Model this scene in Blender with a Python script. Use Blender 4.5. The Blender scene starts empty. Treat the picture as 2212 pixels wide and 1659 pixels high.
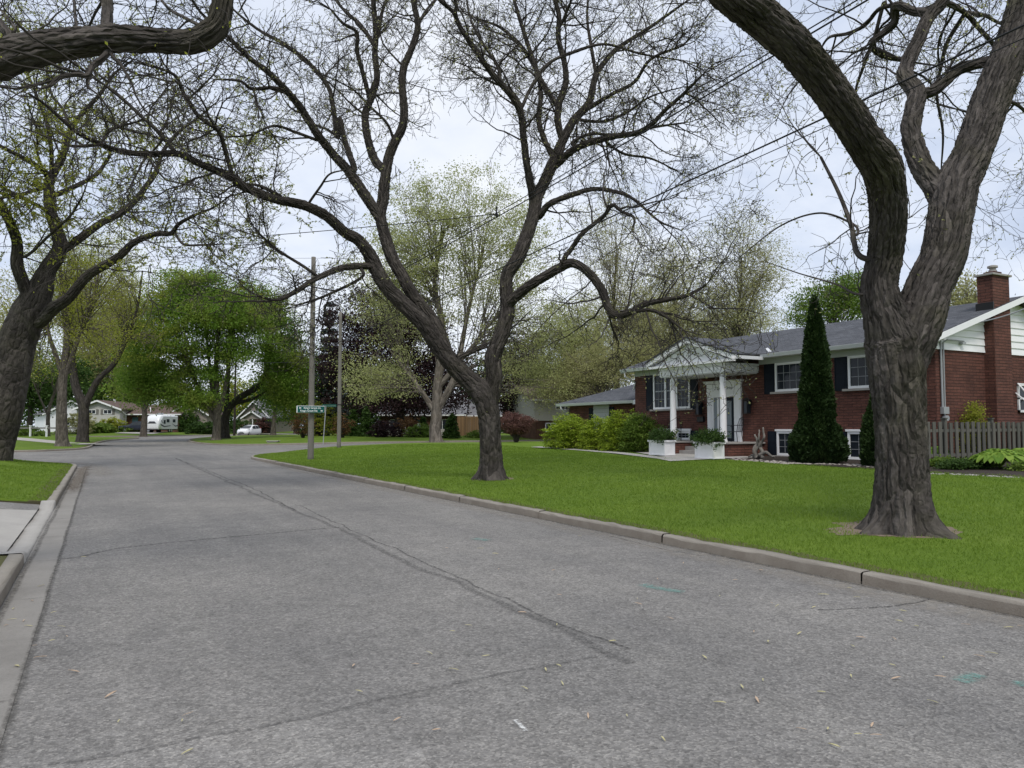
import bpy, math, random
import numpy as np
from mathutils import Vector, noise as mnoise, geometry

# ------------------------------------------------------------------ camera
SC = bpy.context.scene
COL = SC.collection
F, CX, CY, CH = 1662., 1106., 829.5, 1.5        # lens in units of a 2212 px wide picture
HD = math.radians(28.2)                          # camera heading, right of the road axis (+Y)
PT = math.atan(95.5 / F)
cam = bpy.data.cameras.new('camera')
cam.sensor_width = 36.; cam.lens = 36. * F / 2212.
cam.clip_start = .05; cam.clip_end = 6000.
co = bpy.data.objects.new('camera', cam); COL.objects.link(co)
co.location = (0, 0, CH); co.rotation_euler = (math.pi / 2 + PT, 0, -HD)
SC.camera = co

# ------------------------------------------------------------------ light
SUN_EL, SUN_AZ = math.radians(56), math.radians(205)   # azimuth clockwise from +Y
SC.view_settings.view_transform = 'Standard'
SC.view_settings.look = 'None'
SC.view_settings.exposure = 0.6
SC.view_settings.gamma = 1.
sun = bpy.data.lights.new('sun', 'SUN'); sun.energy = 1.5; sun.angle = math.radians(16); sun.color = (1., .96, .9)
so = bpy.data.objects.new('sun', sun); COL.objects.link(so)
so.rotation_euler = (math.pi / 2 - SUN_EL, 0, math.pi - SUN_AZ)


class G:
    """tiny node-graph helper"""
    def __init__(self, tree):
        self.t = tree; tree.nodes.clear()
    def n(self, typ, ins=None, **props):
        nd = self.t.nodes.new('ShaderNode' + typ)
        for k, v in props.items(): setattr(nd, k, v)
        for k, v in (ins or {}).items():
            s = nd.inputs[k]
            if hasattr(v, 'is_output'): self.t.links.new(v, s)
            else: s.default_value = v
        return nd
    def math(self, op, a, b=0., c=None):
        d = {0: a, 1: b}
        if c is not None: d[2] = c
        return self.n('Math', d, operation=op).outputs[0]
    def vscale(self, v, sc):
        return self.n('VectorMath', {0: v, 1: sc}, operation='MULTIPLY').outputs[0]
    def noise(self, v, scale, detail=4., rough=.55, out=0):
        return self.n('TexNoise', {'Vector': v, 'Scale': scale, 'Detail': detail, 'Roughness': rough}).outputs[out]
    def ramp(self, f, stops, interp='LINEAR'):
        r = self.n('ValToRGB', {0: f}); e = r.color_ramp; e.interpolation = interp
        while len(e.elements) < len(stops): e.elements.new(.5)
        for el, (p, c) in zip(e.elements, stops):
            el.position = p; el.color = (*c, 1.) if len(c) == 3 else c
        return r.outputs[0]
    def mix(self, f, a, b, mode='MIX'):
        m = self.n('Mix', data_type='RGBA', blend_type=mode)
        for i, v in ((0, f), (6, a), (7, b)):
            if hasattr(v, 'is_output'): self.t.links.new(v, m.inputs[i])
            else: m.inputs[i].default_value = ((*v, 1.) if (i and len(v) == 3) else v)
        return m.outputs[2]
    def bump(self, h, strength=.5, dist=.02, nrm=None):
        d = {'Height': h, 'Strength': strength, 'Distance': dist}
        if nrm is not None: d['Normal'] = nrm
        return self.n('Bump', d).outputs[0]
    def pos(self): return self.n('NewGeometry').outputs['Position']
    def uv(self): return self.n('UVMap', uv_map='UVMap').outputs[0]
    def attr(self, name, out='Fac'): return self.n('Attribute', attribute_name=name).outputs[out]
    def out(self, sh): self.t.links.new(sh, self.n('OutputMaterial').inputs[0])
    def pbsdf(self, base, rough=.85, nrm=None, metal=0., spec=.3, **kw):
        d = {'Base Color': base if hasattr(base, 'is_output') else (*base, 1.), 'Roughness': rough,
             'Metallic': metal, 'Specular IOR Level': spec}
        if nrm is not None: d['Normal'] = nrm
        d.update(kw)
        return self.n('BsdfPrincipled', d).outputs[0]


w = bpy.data.worlds.new('World'); SC.world = w; w.use_nodes = True
g = G(w.node_tree)
sky = g.n('TexSky', sky_type='NISHITA', sun_disc=False, sun_elevation=SUN_EL, sun_rotation=SUN_AZ)
dirv = g.n('TexCoord').outputs['Generated']
sep = g.n('SeparateXYZ', {0: dirv})
zz = g.math('ADD', g.math('MAXIMUM', sep.outputs[2], 0.), .28)
cv = g.n('CombineXYZ', {0: g.math('DIVIDE', sep.outputs[0], zz), 1: g.math('DIVIDE', sep.outputs[1], zz), 2: .3}).outputs[0]
cn = g.noise(cv, 1.6, 6., .6)
cn2 = g.noise(cv, .55, 3., .5)
cf = g.math('ADD', g.math('MULTIPLY', cn, .55), g.math('MULTIPLY', cn2, .5))
cloud = g.ramp(cf, [(.38, (.44, .51, .66)), (.47, (.58, .65, .79)), (.55, (.73, .78, .88)), (.66, (.88, .90, .95))])
b1 = g.n('Background', {0: sky.outputs[0], 1: .1}).outputs[0]
b2 = g.n('Background', {0: cloud, 1: .78}).outputs[0]
mx = g.n('MixShader', {0: .9, 1: b1, 2: b2}).outputs[0]
g.t.links.new(mx, g.n('OutputWorld').inputs[0])

# ------------------------------------------------------------------ pixel rays (2212 x 1659 units)
def ray(x, y):
    a = (x - CX) / F; b = (CY - y) / F
    fw = math.cos(PT) - b * math.sin(PT); up = math.sin(PT) + b * math.cos(PT)
    return np.array([a * math.cos(HD) + fw * math.sin(HD), -a * math.sin(HD) + fw * math.cos(HD), up])
CAMP = np.array([0, 0, CH])
def onX(x, y, X): r = ray(x, y); return CAMP + r * (X / r[0])
def onY(x, y, Y): r = ray(x, y); return CAMP + r * (Y / r[1])
def onZ(x, y, z): r = ray(x, y); return CAMP + r * ((z - CH) / r[2])
def atD(x, y, d):
    r = ray(x, y); return CAMP + r * (d / (r[0] * math.sin(HD) + r[1] * math.cos(HD)))
def sstep(a, b, x):
    t = np.clip((np.asarray(x, float) - a) / (b - a), 0, 1); return t * t * (3 - 2 * t)
def terr(x, y):
    x = np.asarray(x, float); y = np.asarray(y, float)
    return .45 * sstep(60, 112, x * .4726 + y * .8813) + .28 * sstep(6, 21, x) * sstep(36, 50, y) * (1 - .75 * sstep(64, 90, y))

# ------------------------------------------------------------------ mesh building
def raw(name, V, Q=None, T=None, m=None, parent=None, smooth=False, attrs=None, uv=None):
    V = np.asarray(V, np.float32).reshape(-1, 3)
    me = bpy.data.meshes.new(name)
    idx = []; tot = []
    if Q is not None and len(Q):
        Q = np.asarray(Q, np.int32).reshape(-1, 4); idx.append(Q.ravel()); tot.append(np.full(len(Q), 4, np.int32))
    if T is not None and len(T):
        T = np.asarray(T, np.int32).reshape(-1, 3); idx.append(T.ravel()); tot.append(np.full(len(T), 3, np.int32))
    idx = np.concatenate(idx); tot = np.concatenate(tot)
    me.vertices.add(len(V)); me.vertices.foreach_set('co', V.ravel())
    me.loops.add(len(idx)); me.loops.foreach_set('vertex_index', idx)
    me.polygons.add(len(tot))
    st = np.zeros(len(tot), np.int32); st[1:] = np.cumsum(tot)[:-1]
    me.polygons.foreach_set('loop_start', st); me.polygons.foreach_set('loop_total', tot)
    if smooth: me.polygons.foreach_set('use_smooth', np.ones(len(tot), bool))
    for an, av in (attrs or {}).items():
        av = np.asarray(av, np.float32)
        a = me.attributes.new(an, 'FLOAT_VECTOR' if av.ndim == 2 else 'FLOAT', 'POINT')
        a.data.foreach_set('vector' if av.ndim == 2 else 'value', av.ravel())
    me.update(calc_edges=True); me.validate()
    if m is not None: me.materials.append(m)
    o = bpy.data.objects.new(name, me); COL.objects.link(o)
    if parent is not None: o.parent = parent
    return o


class MB:
    """collects boxes, prisms, tubes into one mesh; UVs in metres by face direction"""
    def __init__(self): self.V = []; self.Fc = []; self.n = 0
    def add(self, vs, fs):
        self.V += [tuple(map(float, v)) for v in vs]
        self.Fc += [tuple(i + self.n for i in f) for f in fs]; self.n += len(vs); return self
    def box(self, x0, x1, y0, y1, z0, z1):
        vs = [(x, y, z) for z in (z0, z1) for y in (y0, y1) for x in (x0, x1)]
        return self.add(vs, [(0, 2, 3, 1), (4, 5, 7, 6), (0, 1, 5, 4), (2, 6, 7, 3), (0, 4, 6, 2), (1, 3, 7, 5)])
    def poly(self, pts): return self.add(pts, [tuple(range(len(pts)))])
    def hexa(self, a, b):
        """two quads a, b (4 points each) joined"""
        return self.add(list(a) + list(b), [(3, 2, 1, 0), (4, 5, 6, 7)] + [(i, (i + 1) % 4, (i + 1) % 4 + 4, i + 4) for i in range(4)])
    def prism(self, pts, off):
        """polygon pts extruded by vector off"""
        n = len(pts); q = [np.array(p) + np.array(off) for p in pts]
        return self.add(list(pts) + q, [tuple(range(n))[::-1], tuple(range(n, 2 * n))] + [(i, (i + 1) % n, (i + 1) % n + n, i + n) for i in range(n)])
    def tube(self, pts, r, n=8, cap=True):
        pts = np.array(pts, float); K = len(pts); r = np.broadcast_to(np.asarray(r, float), (K,))
        T = np.gradient(pts, axis=0); T /= np.linalg.norm(T, axis=1)[:, None] + 1e-9
        ref = np.array([0, 0, 1.]) if abs(T[:, 2]).mean() < .8 else np.array([1., 0, 0])
        U = np.cross(T, ref); U /= np.linalg.norm(U, axis=1)[:, None] + 1e-9; W = np.cross(T, U)
        th = np.arange(n) * 2 * math.pi / n
        vs = (pts[:, None] + r[:, None, None] * (np.cos(th)[None, :, None] * U[:, None] + np.sin(th)[None, :, None] * W[:, None])).reshape(-1, 3)
        fs = [(k * n + i, k * n + (i + 1) % n, (k + 1) * n + (i + 1) % n, (k + 1) * n + i) for k in range(K - 1) for i in range(n)]
        if cap: fs += [tuple(range(n))[::-1], tuple(range((K - 1) * n, K * n))]
        return self.add(vs, fs)
    def lathe(self, c, prof, n=16):
        vs = [(c[0] + r * math.cos(t), c[1] + r * math.sin(t), c[2] + z) for r, z in prof for t in np.arange(n) * 2 * math.pi / n]
        K = len(prof)
        fs = [(k * n + i, k * n + (i + 1) % n, (k + 1) * n + (i + 1) % n, (k + 1) * n + i) for k in range(K - 1) for i in range(n)]
        fs += [tuple(range(n))[::-1], tuple(range((K - 1) * n, K * n))]
        return self.add(vs, fs)
    def build(self, name, m, parent=None, bevel=0, smooth=False, rough=0):
        me = bpy.data.meshes.new(name); me.from_pydata(self.V, [], self.Fc); me.validate()
        import bmesh
        bm = bmesh.new(); bm.from_mesh(me); bmesh.ops.recalc_face_normals(bm, faces=bm.faces[:])
        bm.to_mesh(me); bm.free(); me.update()
        uvl = me.uv_layers.new(name='UVMap')
        vco = np.zeros(len(me.vertices) * 3, np.float32); me.vertices.foreach_get('co', vco); vco = vco.reshape(-1, 3)
        uvs = np.zeros((len(me.loops), 2), np.float32)
        for p in me.polygons:
            nn = p.normal; ls = list(p.loop_indices); c = vco[[me.loops[i].vertex_index for i in ls]]
            if abs(nn.z) > .97: uvs[ls] = c[:, :2]
            else:
                h = np.array([-nn.y, nn.x, 0]); h /= np.linalg.norm(h) + 1e-9
                if abs(h[0]) > abs(h[1]): h *= np.sign(h[0])
                else: h *= np.sign(h[1])
                v = np.cross(np.array(nn), h); v *= 1 if v[2] > 0 else -1
                uvs[ls, 0] = c @ h; uvs[ls, 1] = c @ v
        uvl.data.foreach_set('uv', uvs.ravel())
        if smooth: me.polygons.foreach_set('use_smooth', np.ones(len(me.polygons), bool))
        me.materials.append(m)
        o = bpy.data.objects.new(name, me); COL.objects.link(o)
        if parent is not None: o.parent = parent
        if bevel:
            b = o.modifiers.new('bevel', 'BEVEL'); b.width = bevel; b.segments = 2; b.limit_method = 'ANGLE'
        return o


def tag(o, label, cat, group=None):
    o['label'] = label; o['category'] = cat
    if group: o['group'] = group
    return o
def thing(name, label, cat, loc=(0, 0, 0), rz=0., group=None):
    o = bpy.data.objects.new(name, None); COL.objects.link(o); o.empty_display_size = .3
    o.location = [float(v) for v in loc]; o.rotation_euler = (0, 0, rz)
    return tag(o, label, cat, group)
def struct(o): o['kind'] = 'structure'; return o
def stuff(o): o['kind'] = 'stuff'; return o
def copy_tree(o, parent=None):
    c = o.copy(); COL.objects.link(c)
    if parent is not None: c.parent = parent
    for ch in o.children: copy_tree(ch, c)
    return c
def text(name, s, size, m, loc, rot, parent=None, shear=0., depth=.004, bold=0., align='CENTER'):
    cu = bpy.data.curves.new(name, 'FONT'); cu.body = s; cu.size = size; cu.align_x = align; cu.align_y = 'CENTER'
    cu.extrude = depth; cu.shear = shear; cu.offset = bold
    t = bpy.data.objects.new(name, cu); COL.objects.link(t)
    me = bpy.data.meshes.new_from_object(t.evaluated_get(bpy.context.evaluated_depsgraph_get()))
    bpy.data.objects.remove(t); me.materials.clear(); me.materials.append(m); me.name = name
    o = bpy.data.objects.new(name, me); COL.objects.link(o); o.location = loc; o.rotation_euler = rot
    if parent is not None: o.parent = parent
    return o

# ------------------------------------------------------------------ materials
def new_mat(name):
    m = bpy.data.materials.new(name); m.use_nodes = True; return m, G(m.node_tree)
def M(name, col, rough=.7, metal=0., spec=.3, var=.12, scale=6., bump=0.):
    m, g = new_mat(name); p = g.n('TexCoord').outputs['Object']
    nz = g.noise(p, scale, 5.)
    c = g.mix(nz, tuple(x * (1 - var) for x in col), tuple(min(1, x * (1 + var)) for x in col))
    nb = g.bump(g.noise(p, scale * 8, 3.), bump, .01) if bump else None
    g.out(g.pbsdf(c, rough, nb, metal, spec)); return m

def mat_asphalt(name, k=1., warm=0.):
    m, g = new_mat(name); p = g.pos()
    v = g.n('TexVoronoi', {'Vector': p, 'Scale': 75.}); cell = g.n('SeparateColor', {0: v.outputs['Color']}).outputs[0]
    v2 = g.n('TexVoronoi', {'Vector': p, 'Scale': 34.}); cell2 = g.n('SeparateColor', {0: v2.outputs['Color']}).outputs[1]
    big = g.noise(p, .35, 5., .6); mid = g.noise(p, 3.2, 6., .7)
    st = g.noise(g.vscale(p, (1.6, .12, 1.)), 1., 4., .6)          # wheel-path streaks along the road
    c = g.ramp(cell, [(0., (.105 * k, .102 * k, .099 * k)), (.35, (.178 * k, .174 * k, .169 * k)), (.75, (.242 * k, .236 * k, .229 * k)), (1., (.38 * k, .37 * k, .355 * k))])
    c = g.mix(.45, c, g.ramp(cell2, [(0., (.12 * k,) * 3), (1., (.26 * k,) * 3)]))
    c = g.mix(1., c, g.ramp(big, [(.3, (.80, .79, .78)), (.7, (1.16, 1.13 + warm, 1.09))]), 'MULTIPLY')
    c = g.mix(1., c, g.ramp(mid, [(.3, (.84, .84, .84)), (.7, (1.1, 1.1, 1.1))]), 'MULTIPLY')
    c = g.mix(1., c, (1.012, 1.0, .978), 'MULTIPLY')
    c = g.mix(1., c, g.ramp(st, [(.3, (.88, .88, .89)), (.7, (1.08, 1.08, 1.07))]), 'MULTIPLY')
    h = g.math('ADD', v.outputs['Distance'], g.math('MULTIPLY', v2.outputs['Distance'], .7))
    g.out(g.pbsdf(c, .85, g.bump(h, .55, .012), 0, .3)); return m
ASPH = mat_asphalt('asphalt'); ASPH2 = mat_asphalt('asphalt_patch', 1.13)

def mat_concrete(name, col, s=1., stain=.35, face=None):
    m, g = new_mat(name); p = g.pos()
    c = g.mix(g.noise(p, 2.5 * s, 6., .65), tuple(x * .78 for x in col), tuple(x * 1.15 for x in col))
    c = g.mix(g.ramp(g.noise(p, 1.1, 6., .7), [(.45, (0, 0, 0)), (.7, (stain,) * 3)]), c, tuple(x * .45 for x in col))
    c = g.mix(g.ramp(g.noise(p, 90., 2.), [(.35, (.3, .3, .3)), (.5, (0, 0, 0))]), c, tuple(x * .55 for x in col))
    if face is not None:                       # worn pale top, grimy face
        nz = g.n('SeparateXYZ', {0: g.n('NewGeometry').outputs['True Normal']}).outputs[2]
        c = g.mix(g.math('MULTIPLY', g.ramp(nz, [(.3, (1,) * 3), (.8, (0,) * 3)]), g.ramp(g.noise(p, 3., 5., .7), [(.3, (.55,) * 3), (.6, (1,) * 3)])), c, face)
    g.out(g.pbsdf(c, .9, g.bump(g.noise(p, 45., 5., .75), .6, .015))); return m
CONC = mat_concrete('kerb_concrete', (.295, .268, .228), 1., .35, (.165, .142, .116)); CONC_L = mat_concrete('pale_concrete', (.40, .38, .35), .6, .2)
CONC_G = mat_concrete('gutter_concrete', (.265, .25, .228), .8, .4)
STONE = mat_concrete('sill_stone', (.34, .32, .30), 2., .2)
POLE = mat_concrete('pole_concrete', (.185, .172, .152), 1.4, .35)

def mat_lawn(name, k=1., far=False):
    m, g = new_mat(name); p = g.pos()
    a = g.noise(p, .5, 5., .6); b = g.noise(g.vscale(p, (1., 1., 1.)), 7., 5., .65); c3 = g.noise(p, 55., 3., .6)
    c = g.ramp(a, [(.3, (.100 * k, .166 * k, .017 * k)), (.55, (.134 * k, .204 * k, .023 * k)), (.75, (.172 * k, .238 * k, .033 * k))])
    c = g.mix(g.ramp(b, [(.35, (.0,) * 3), (.7, (.55,) * 3)]), c, (.068 * k, .130 * k, .008 * k))
    c = g.mix(g.ramp(c3, [(.4, (0,) * 3), (.75, (.5,) * 3)]), c, (.150 * k, .225 * k, .030 * k))
    d = g.attr('edge')
    dn = g.math('ADD', d, g.math('MULTIPLY', g.noise(p, 5., 5., .7), -.55))
    c = g.mix(g.ramp(dn, [(0., (.75,) * 3), (.06, (0,) * 3)]), c, (.11, .085, .055))
    h = g.math('ADD', g.math('MULTIPLY', c3, .6), b)
    g.out(g.pbsdf(c, .9, g.bump(h, .8, .05), 0, .15)); return m
LAWN = mat_lawn('lawn_grass'); LAWN_D = mat_lawn('lawn_grass_far', .9)

def mat_brick(name, c1, c2, mort, bw=.30, rh=.098, ms=.009):
    m, g = new_mat(name); u = g.uv()
    wob = g.noise(g.vscale(u, (1.6, 9., 1.)), 2.2, 3., .6, 1)
    u2 = g.n('VectorMath', {0: u, 1: g.vscale(g.n('VectorMath', {0: wob, 1: (.5, .5, .5)}, operation='SUBTRACT').outputs[0], (.03, .03, 0))}, operation='ADD').outputs[0]
    b = g.n('TexBrick', {'Vector': u2, 'Color1': (*c1, 1), 'Color2': (*c2, 1), 'Mortar': (*mort, 1), 'Scale': 1., 'Mortar Size': ms,
                        'Mortar Smooth': .5, 'Bias': -.1, 'Brick Width': bw, 'Row Height': rh})
    c = g.mix(1., b.outputs[0], g.ramp(g.noise(u, 1.3, 5., .65), [(.3, (.68, .66, .66)), (.7, (1.2, 1.15, 1.12))]), 'MULTIPLY')
    c = g.mix(1., c, g.ramp(g.noise(u, 28., 3.), [(.3, (.75,) * 3), (.7, (1.15,) * 3)]), 'MULTIPLY')
    h = g.math('ADD', g.math('MULTIPLY', b.outputs[1], -1.), g.math('MULTIPLY', g.noise(u, 22., 4., .6), .7))
    g.out(g.pbsdf(c, .9, g.bump(h, 1., .05))); return m
BRICK = mat_brick('red_rug_brick', (.155, .066, .050), (.108, .047, .037), (.066, .036, .030), .36, .1, .012)
BRICK_B = mat_brick('brown_brick', (.16, .085, .055), (.12, .06, .04), (.14, .10, .08), .22, .075)

def mat_shingle(name, c1, c2):
    m, g = new_mat(name); u = g.uv()
    b = g.n('TexBrick', {'Vector': u, 'Color1': (*c1, 1), 'Color2': (*c2, 1), 'Mortar': (*[x * .55 for x in c1], 1), 'Scale': 1.,
                        'Mortar Size': .006, 'Mortar Smooth': .4, 'Brick Width': .26, 'Row Height': .14})
    c = g.mix(1., b.outputs[0], g.ramp(g.noise(u, .8, 5.), [(.3, (.82,) * 3), (.7, (1.15,) * 3)]), 'MULTIPLY')
    c = g.mix(1., c, g.ramp(g.noise(u, 40., 3.), [(.3, (.75,) * 3), (.7, (1.2,) * 3)]), 'MULTIPLY')
    g.out(g.pbsdf(c, .9, g.bump(g.math('ADD', g.math('MULTIPLY', b.outputs[1], -1.), g.noise(u, 60., 2.)), .6, .015))); return m
SHING = mat_shingle('charcoal_shingles', (.062, .066, .076), (.10, .104, .115))
SHING_R = mat_shingle('brown_shingles', (.105, .072, .060), (.135, .094, .078))
SHING_G = mat_shingle('grey_shingles', (.15, .15, .16), (.2, .2, .21))
SHING_T = mat_shingle('tan_shingles', (.25, .19, .15), (.31, .24, .19))

def mat_siding(name, col, step=.11, s=.7):
    m, g = new_mat(name); u = g.uv(); y = g.n('SeparateXYZ', {0: u}).outputs[1]
    fr = g.math('FRACT', g.math('DIVIDE', y, step))
    c = g.mix(g.noise(u, 3., 4.), tuple(x * .93 for x in col), col)
    g.out(g.pbsdf(c, .5, g.bump(g.math('SUBTRACT', 1., fr), s, step * .35), 0, .4)); return m
SIDE_W = mat_siding('white_siding', (.72, .73, .75), .2); SIDE_B = mat_siding('beige_siding', (.42, .41, .38), .13)
SIDE_C = mat_siding('cream_siding', (.50, .49, .42), .15)
WHITE = M('white_paint', (.78, .78, .79), .45, var=.05); GUTTER = M('pale_gutter_metal', (.62, .63, .64), .35, var=.05)
FRIEZE = M('grey_green_trim', (.40, .42, .40), .5, var=.05)
NAVY = M('navy_shutter_paint', (.010, .014, .022), .6, spec=.12, var=.15); BLACKM = M('black_metal', (.012, .012, .014), .4)
SOFFIT = M('soffit', (.55, .56, .56), .6, var=.04)
def mat_glass(name, col=(.010, .013, .017), spec=.22):
    m, g = new_mat(name); p = g.n('TexCoord').outputs['Object']
    c = g.mix(g.noise(p, 1.4, 3.), col, tuple(x * 2.2 for x in col)); g.out(g.pbsdf(c, .06, g.bump(g.noise(p, 1.2, 2.), .05, .05), 0, spec)); return m
GLASS = mat_glass('window_glass'); FROST = M('frosted_glass', (.20, .23, .25), .25, var=.15)
GREYM = M('grey_metal', (.34, .35, .36), .4, .3, var=.1)

def mat_wood(name, c1, c2):
    m, g = new_mat(name); p = g.n('TexCoord').outputs['Object']
    gr = g.noise(g.vscale(p, (9., 9., .8)), 3., 6., .65); big = g.noise(g.vscale(p, (6., 6., .15)), 1., 2.)
    c = g.mix(gr, c1, c2); c = g.mix(1., c, g.ramp(big, [(.3, (.65, .66, .68)), (.7, (1.2, 1.17, 1.12))]), 'MULTIPLY')
    g.out(g.pbsdf(c, .9, g.bump(gr, .5, .01))); return m
FENCE_M = mat_wood('weathered_fence_wood', (.060, .060, .053), (.150, .146, .130)); DRIFT = mat_wood('driftwood', (.13, .115, .10), (.28, .26, .235))
TANWOOD = mat_wood('tan_fence_wood', (.21, .125, .065), (.30, .19, .10)); DARKWOOD = mat_wood('dark_pole_wood', (.022, .018, .016), (.05, .042, .036))

def mat_bark(name, c1, c2, moss=(.060, .058, .030), sc=1., mossy=.5):
    m, g = new_mat(name); v = g.attr('bark_co', 'Vector')
    wv = g.n('VectorMath', {0: v, 1: g.vscale(g.noise(v, 4. * sc, 3., .6, 1), (.06, .06, .1))}, operation='ADD').outputs[0]
    vs = g.vscale(wv, (1., 1., .16))
    vo = g.n('TexVoronoi', {'Vector': vs, 'Scale': 15. * sc}, feature='DISTANCE_TO_EDGE').outputs[0]
    n1 = g.noise(vs, 9. * sc, 6., .7); n2 = g.noise(v, 1.3, 4., .6); n3 = g.noise(g.vscale(v, (1., 1., .12)), 40. * sc, 4., .7)
    c = g.mix(g.ramp(n1, [(.3, (0,) * 3), (.7, (1,) * 3)]), c1, c2)
    c = g.mix(g.ramp(n2, [(.48, (0,) * 3), (.68, (mossy,) * 3)]), c, moss)
    cell = g.n('SeparateColor', {0: g.n('TexVoronoi', {'Vector': vs, 'Scale': 15. * sc}).outputs['Color']}).outputs[0]
    c = g.mix(1., c, g.ramp(cell, [(0., (.68, .67, .66)), (1., (1.32, 1.3, 1.28))]), 'MULTIPLY')
    c = g.mix(1., c, g.ramp(n3, [(.3, (.6,) * 3), (.7, (1.3,) * 3)]), 'MULTIPLY')
    h = g.math('ADD', g.math('ADD', g.math('MINIMUM', g.math('MULTIPLY', vo, 4.), 1.), g.math('MULTIPLY', n1, .8)), g.math('MULTIPLY', n3, .4))
    g.out(g.pbsdf(c, .95, g.bump(h, 1., .035), 0, .15)); return m
BARK = mat_bark('locust_bark', (.048, .043, .040), (.112, .100, .091)); BARK_D = mat_bark('dark_locust_bark', (.036, .032, .030), (.084, .075, .067), mossy=.3)
BARK_G = mat_bark('grey_bark', (.09, .078, .066), (.16, .142, .122), mossy=.25); BARK_P = mat_bark('pale_sycamore_bark', (.10, .088, .073), (.205, .185, .158), (.13, .11, .08), .5)
def mat_twig(name, c):
    m, g = new_mat(name); g.out(g.pbsdf(c, .9, None, 0, .1)); return m
TWIG = mat_twig('twigs', (.052, .046, .042)); TWIG_L = mat_twig('pale_twigs', (.19, .165, .135))

def mat_leaf(name, c1, c2, trans=.35, c3=None):
    m, g = new_mat(name); r = g.attr('rnd'); p = g.pos()
    c = g.mix(r, c1, c2)
    if c3 is not None: c = g.mix(g.ramp(g.noise(p, .35, 3.), [(.45, (0,) * 3), (.65, (.8,) * 3)]), c, c3)
    d = g.pbsdf(c, .6, None, 0, .2)
    t = g.n('BsdfTranslucent', {0: c}).outputs[0]
    g.out(g.n('MixShader', {0: trans, 1: d, 2: t}).outputs[0]); return m
L_BUD = mat_leaf('budding_leaves', (.26, .27, .11), (.42, .41, .19), .6); L_YEL = mat_leaf('young_yellow_green_leaves', (.24, .28, .035), (.42, .43, .07), .6)
L_MAPLE = mat_leaf('maple_leaves', (.105, .205, .022), (.235, .36, .06), .55, (.29, .33, .07)); L_DARK = mat_leaf('dark_green_leaves', (.028, .064, .012), (.07, .125, .026), .4)
L_SYC = mat_leaf('pale_green_leaves', (.29, .32, .12), (.49, .51, .23), .55); L_PURP = mat_leaf('purple_leaves', (.016, .009, .011), (.045, .022, .024), .25)
L_SPRUCE = mat_leaf('blue_spruce_needles', (.020, .034, .028), (.06, .085, .075), .1); L_CEDAR = mat_leaf('cedar_foliage', (.012, .030, .008), (.038, .066, .018), .15)
L_LIME = mat_leaf('lime_shrub_leaves', (.13, .21, .014), (.40, .49, .05), .4); L_MID = mat_leaf('mid_green_leaves', (.08, .15, .02), (.20, .28, .05), .4)
L_RED = mat_leaf('red_shrub_leaves', (.10, .048, .043), (.20, .105, .085)); L_HOSTA = mat_leaf('hosta_leaves', (.10, .20, .02), (.26, .38, .06), .35)
L_OLIVE = mat_leaf('olive_leaves', (.30, .30, .13), (.48, .47, .23), .55); L_RUST = mat_leaf('rusty_leaves', (.10, .045, .02), (.20, .12, .05))
# ------------------------------------------------------------------ ground, roads, lawns
def arc(cx, cy, r, a0, a1, n=14):
    return [(cx + r * math.cos(math.radians(a0 + (a1 - a0) * i / n)), cy + r * math.sin(math.radians(a0 + (a1 - a0) * i / n))) for i in range(n + 1)]
def resample(pts, ds):
    P = np.array(pts, float); L = np.r_[0, np.cumsum(np.linalg.norm(np.diff(P, axis=0), axis=1))]
    n = max(2, int(L[-1] / ds) + 1); t = np.linspace(0, L[-1], n)
    return np.stack([np.interp(t, L, P[:, k]) for k in range(P.shape[1])], 1)
def smooth_line(pts, ds=.5):
    """Catmull-Rom through points, then even spacing"""
    P = np.array(pts, float); Q = np.vstack([2 * P[0] - P[1], P, 2 * P[-1] - P[-2]]); out = []
    for i in range(1, len(Q) - 2):
        for t in np.linspace(0, 1, 10, endpoint=False):
            a, b, c, d = Q[i - 1], Q[i], Q[i + 1], Q[i + 2]
            out.append(.5 * (2 * b + (c - a) * t + (2 * a - 5 * b + 4 * c - d) * t * t + (3 * b - a - 3 * c + d) * t ** 3))
    out.append(P[-1]); return resample(out, ds)
def offset(P, d):
    T = np.gradient(P, axis=0); T /= np.linalg.norm(T, axis=1)[:, None]
    return P + d * np.stack([-T[:, 1], T[:, 0]], 1)
def dist_line(XY, P):
    XY = np.asarray(XY, float); best = np.full(len(XY), 1e9)
    for a, b in zip(P[:-1], P[1:]):
        ab = b - a; t = np.clip(((XY - a) @ ab) / (ab @ ab + 1e-9), 0, 1)
        best = np.minimum(best, np.linalg.norm(XY - (a + t[:, None] * ab), axis=1))
    return best
def inside(XY, poly):
    x, y = XY[:, 0], XY[:, 1]; c = np.zeros(len(XY), bool); P = np.asarray(poly); j = len(P) - 1
    for i in range(len(P)):
        xi, yi = P[i]; xj, yj = P[j]
        c ^= ((yi > y) != (yj > y)) & (x < (xj - xi) * (y - yi) / (yj - yi + 1e-12) + xi); j = i
    return c
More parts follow.
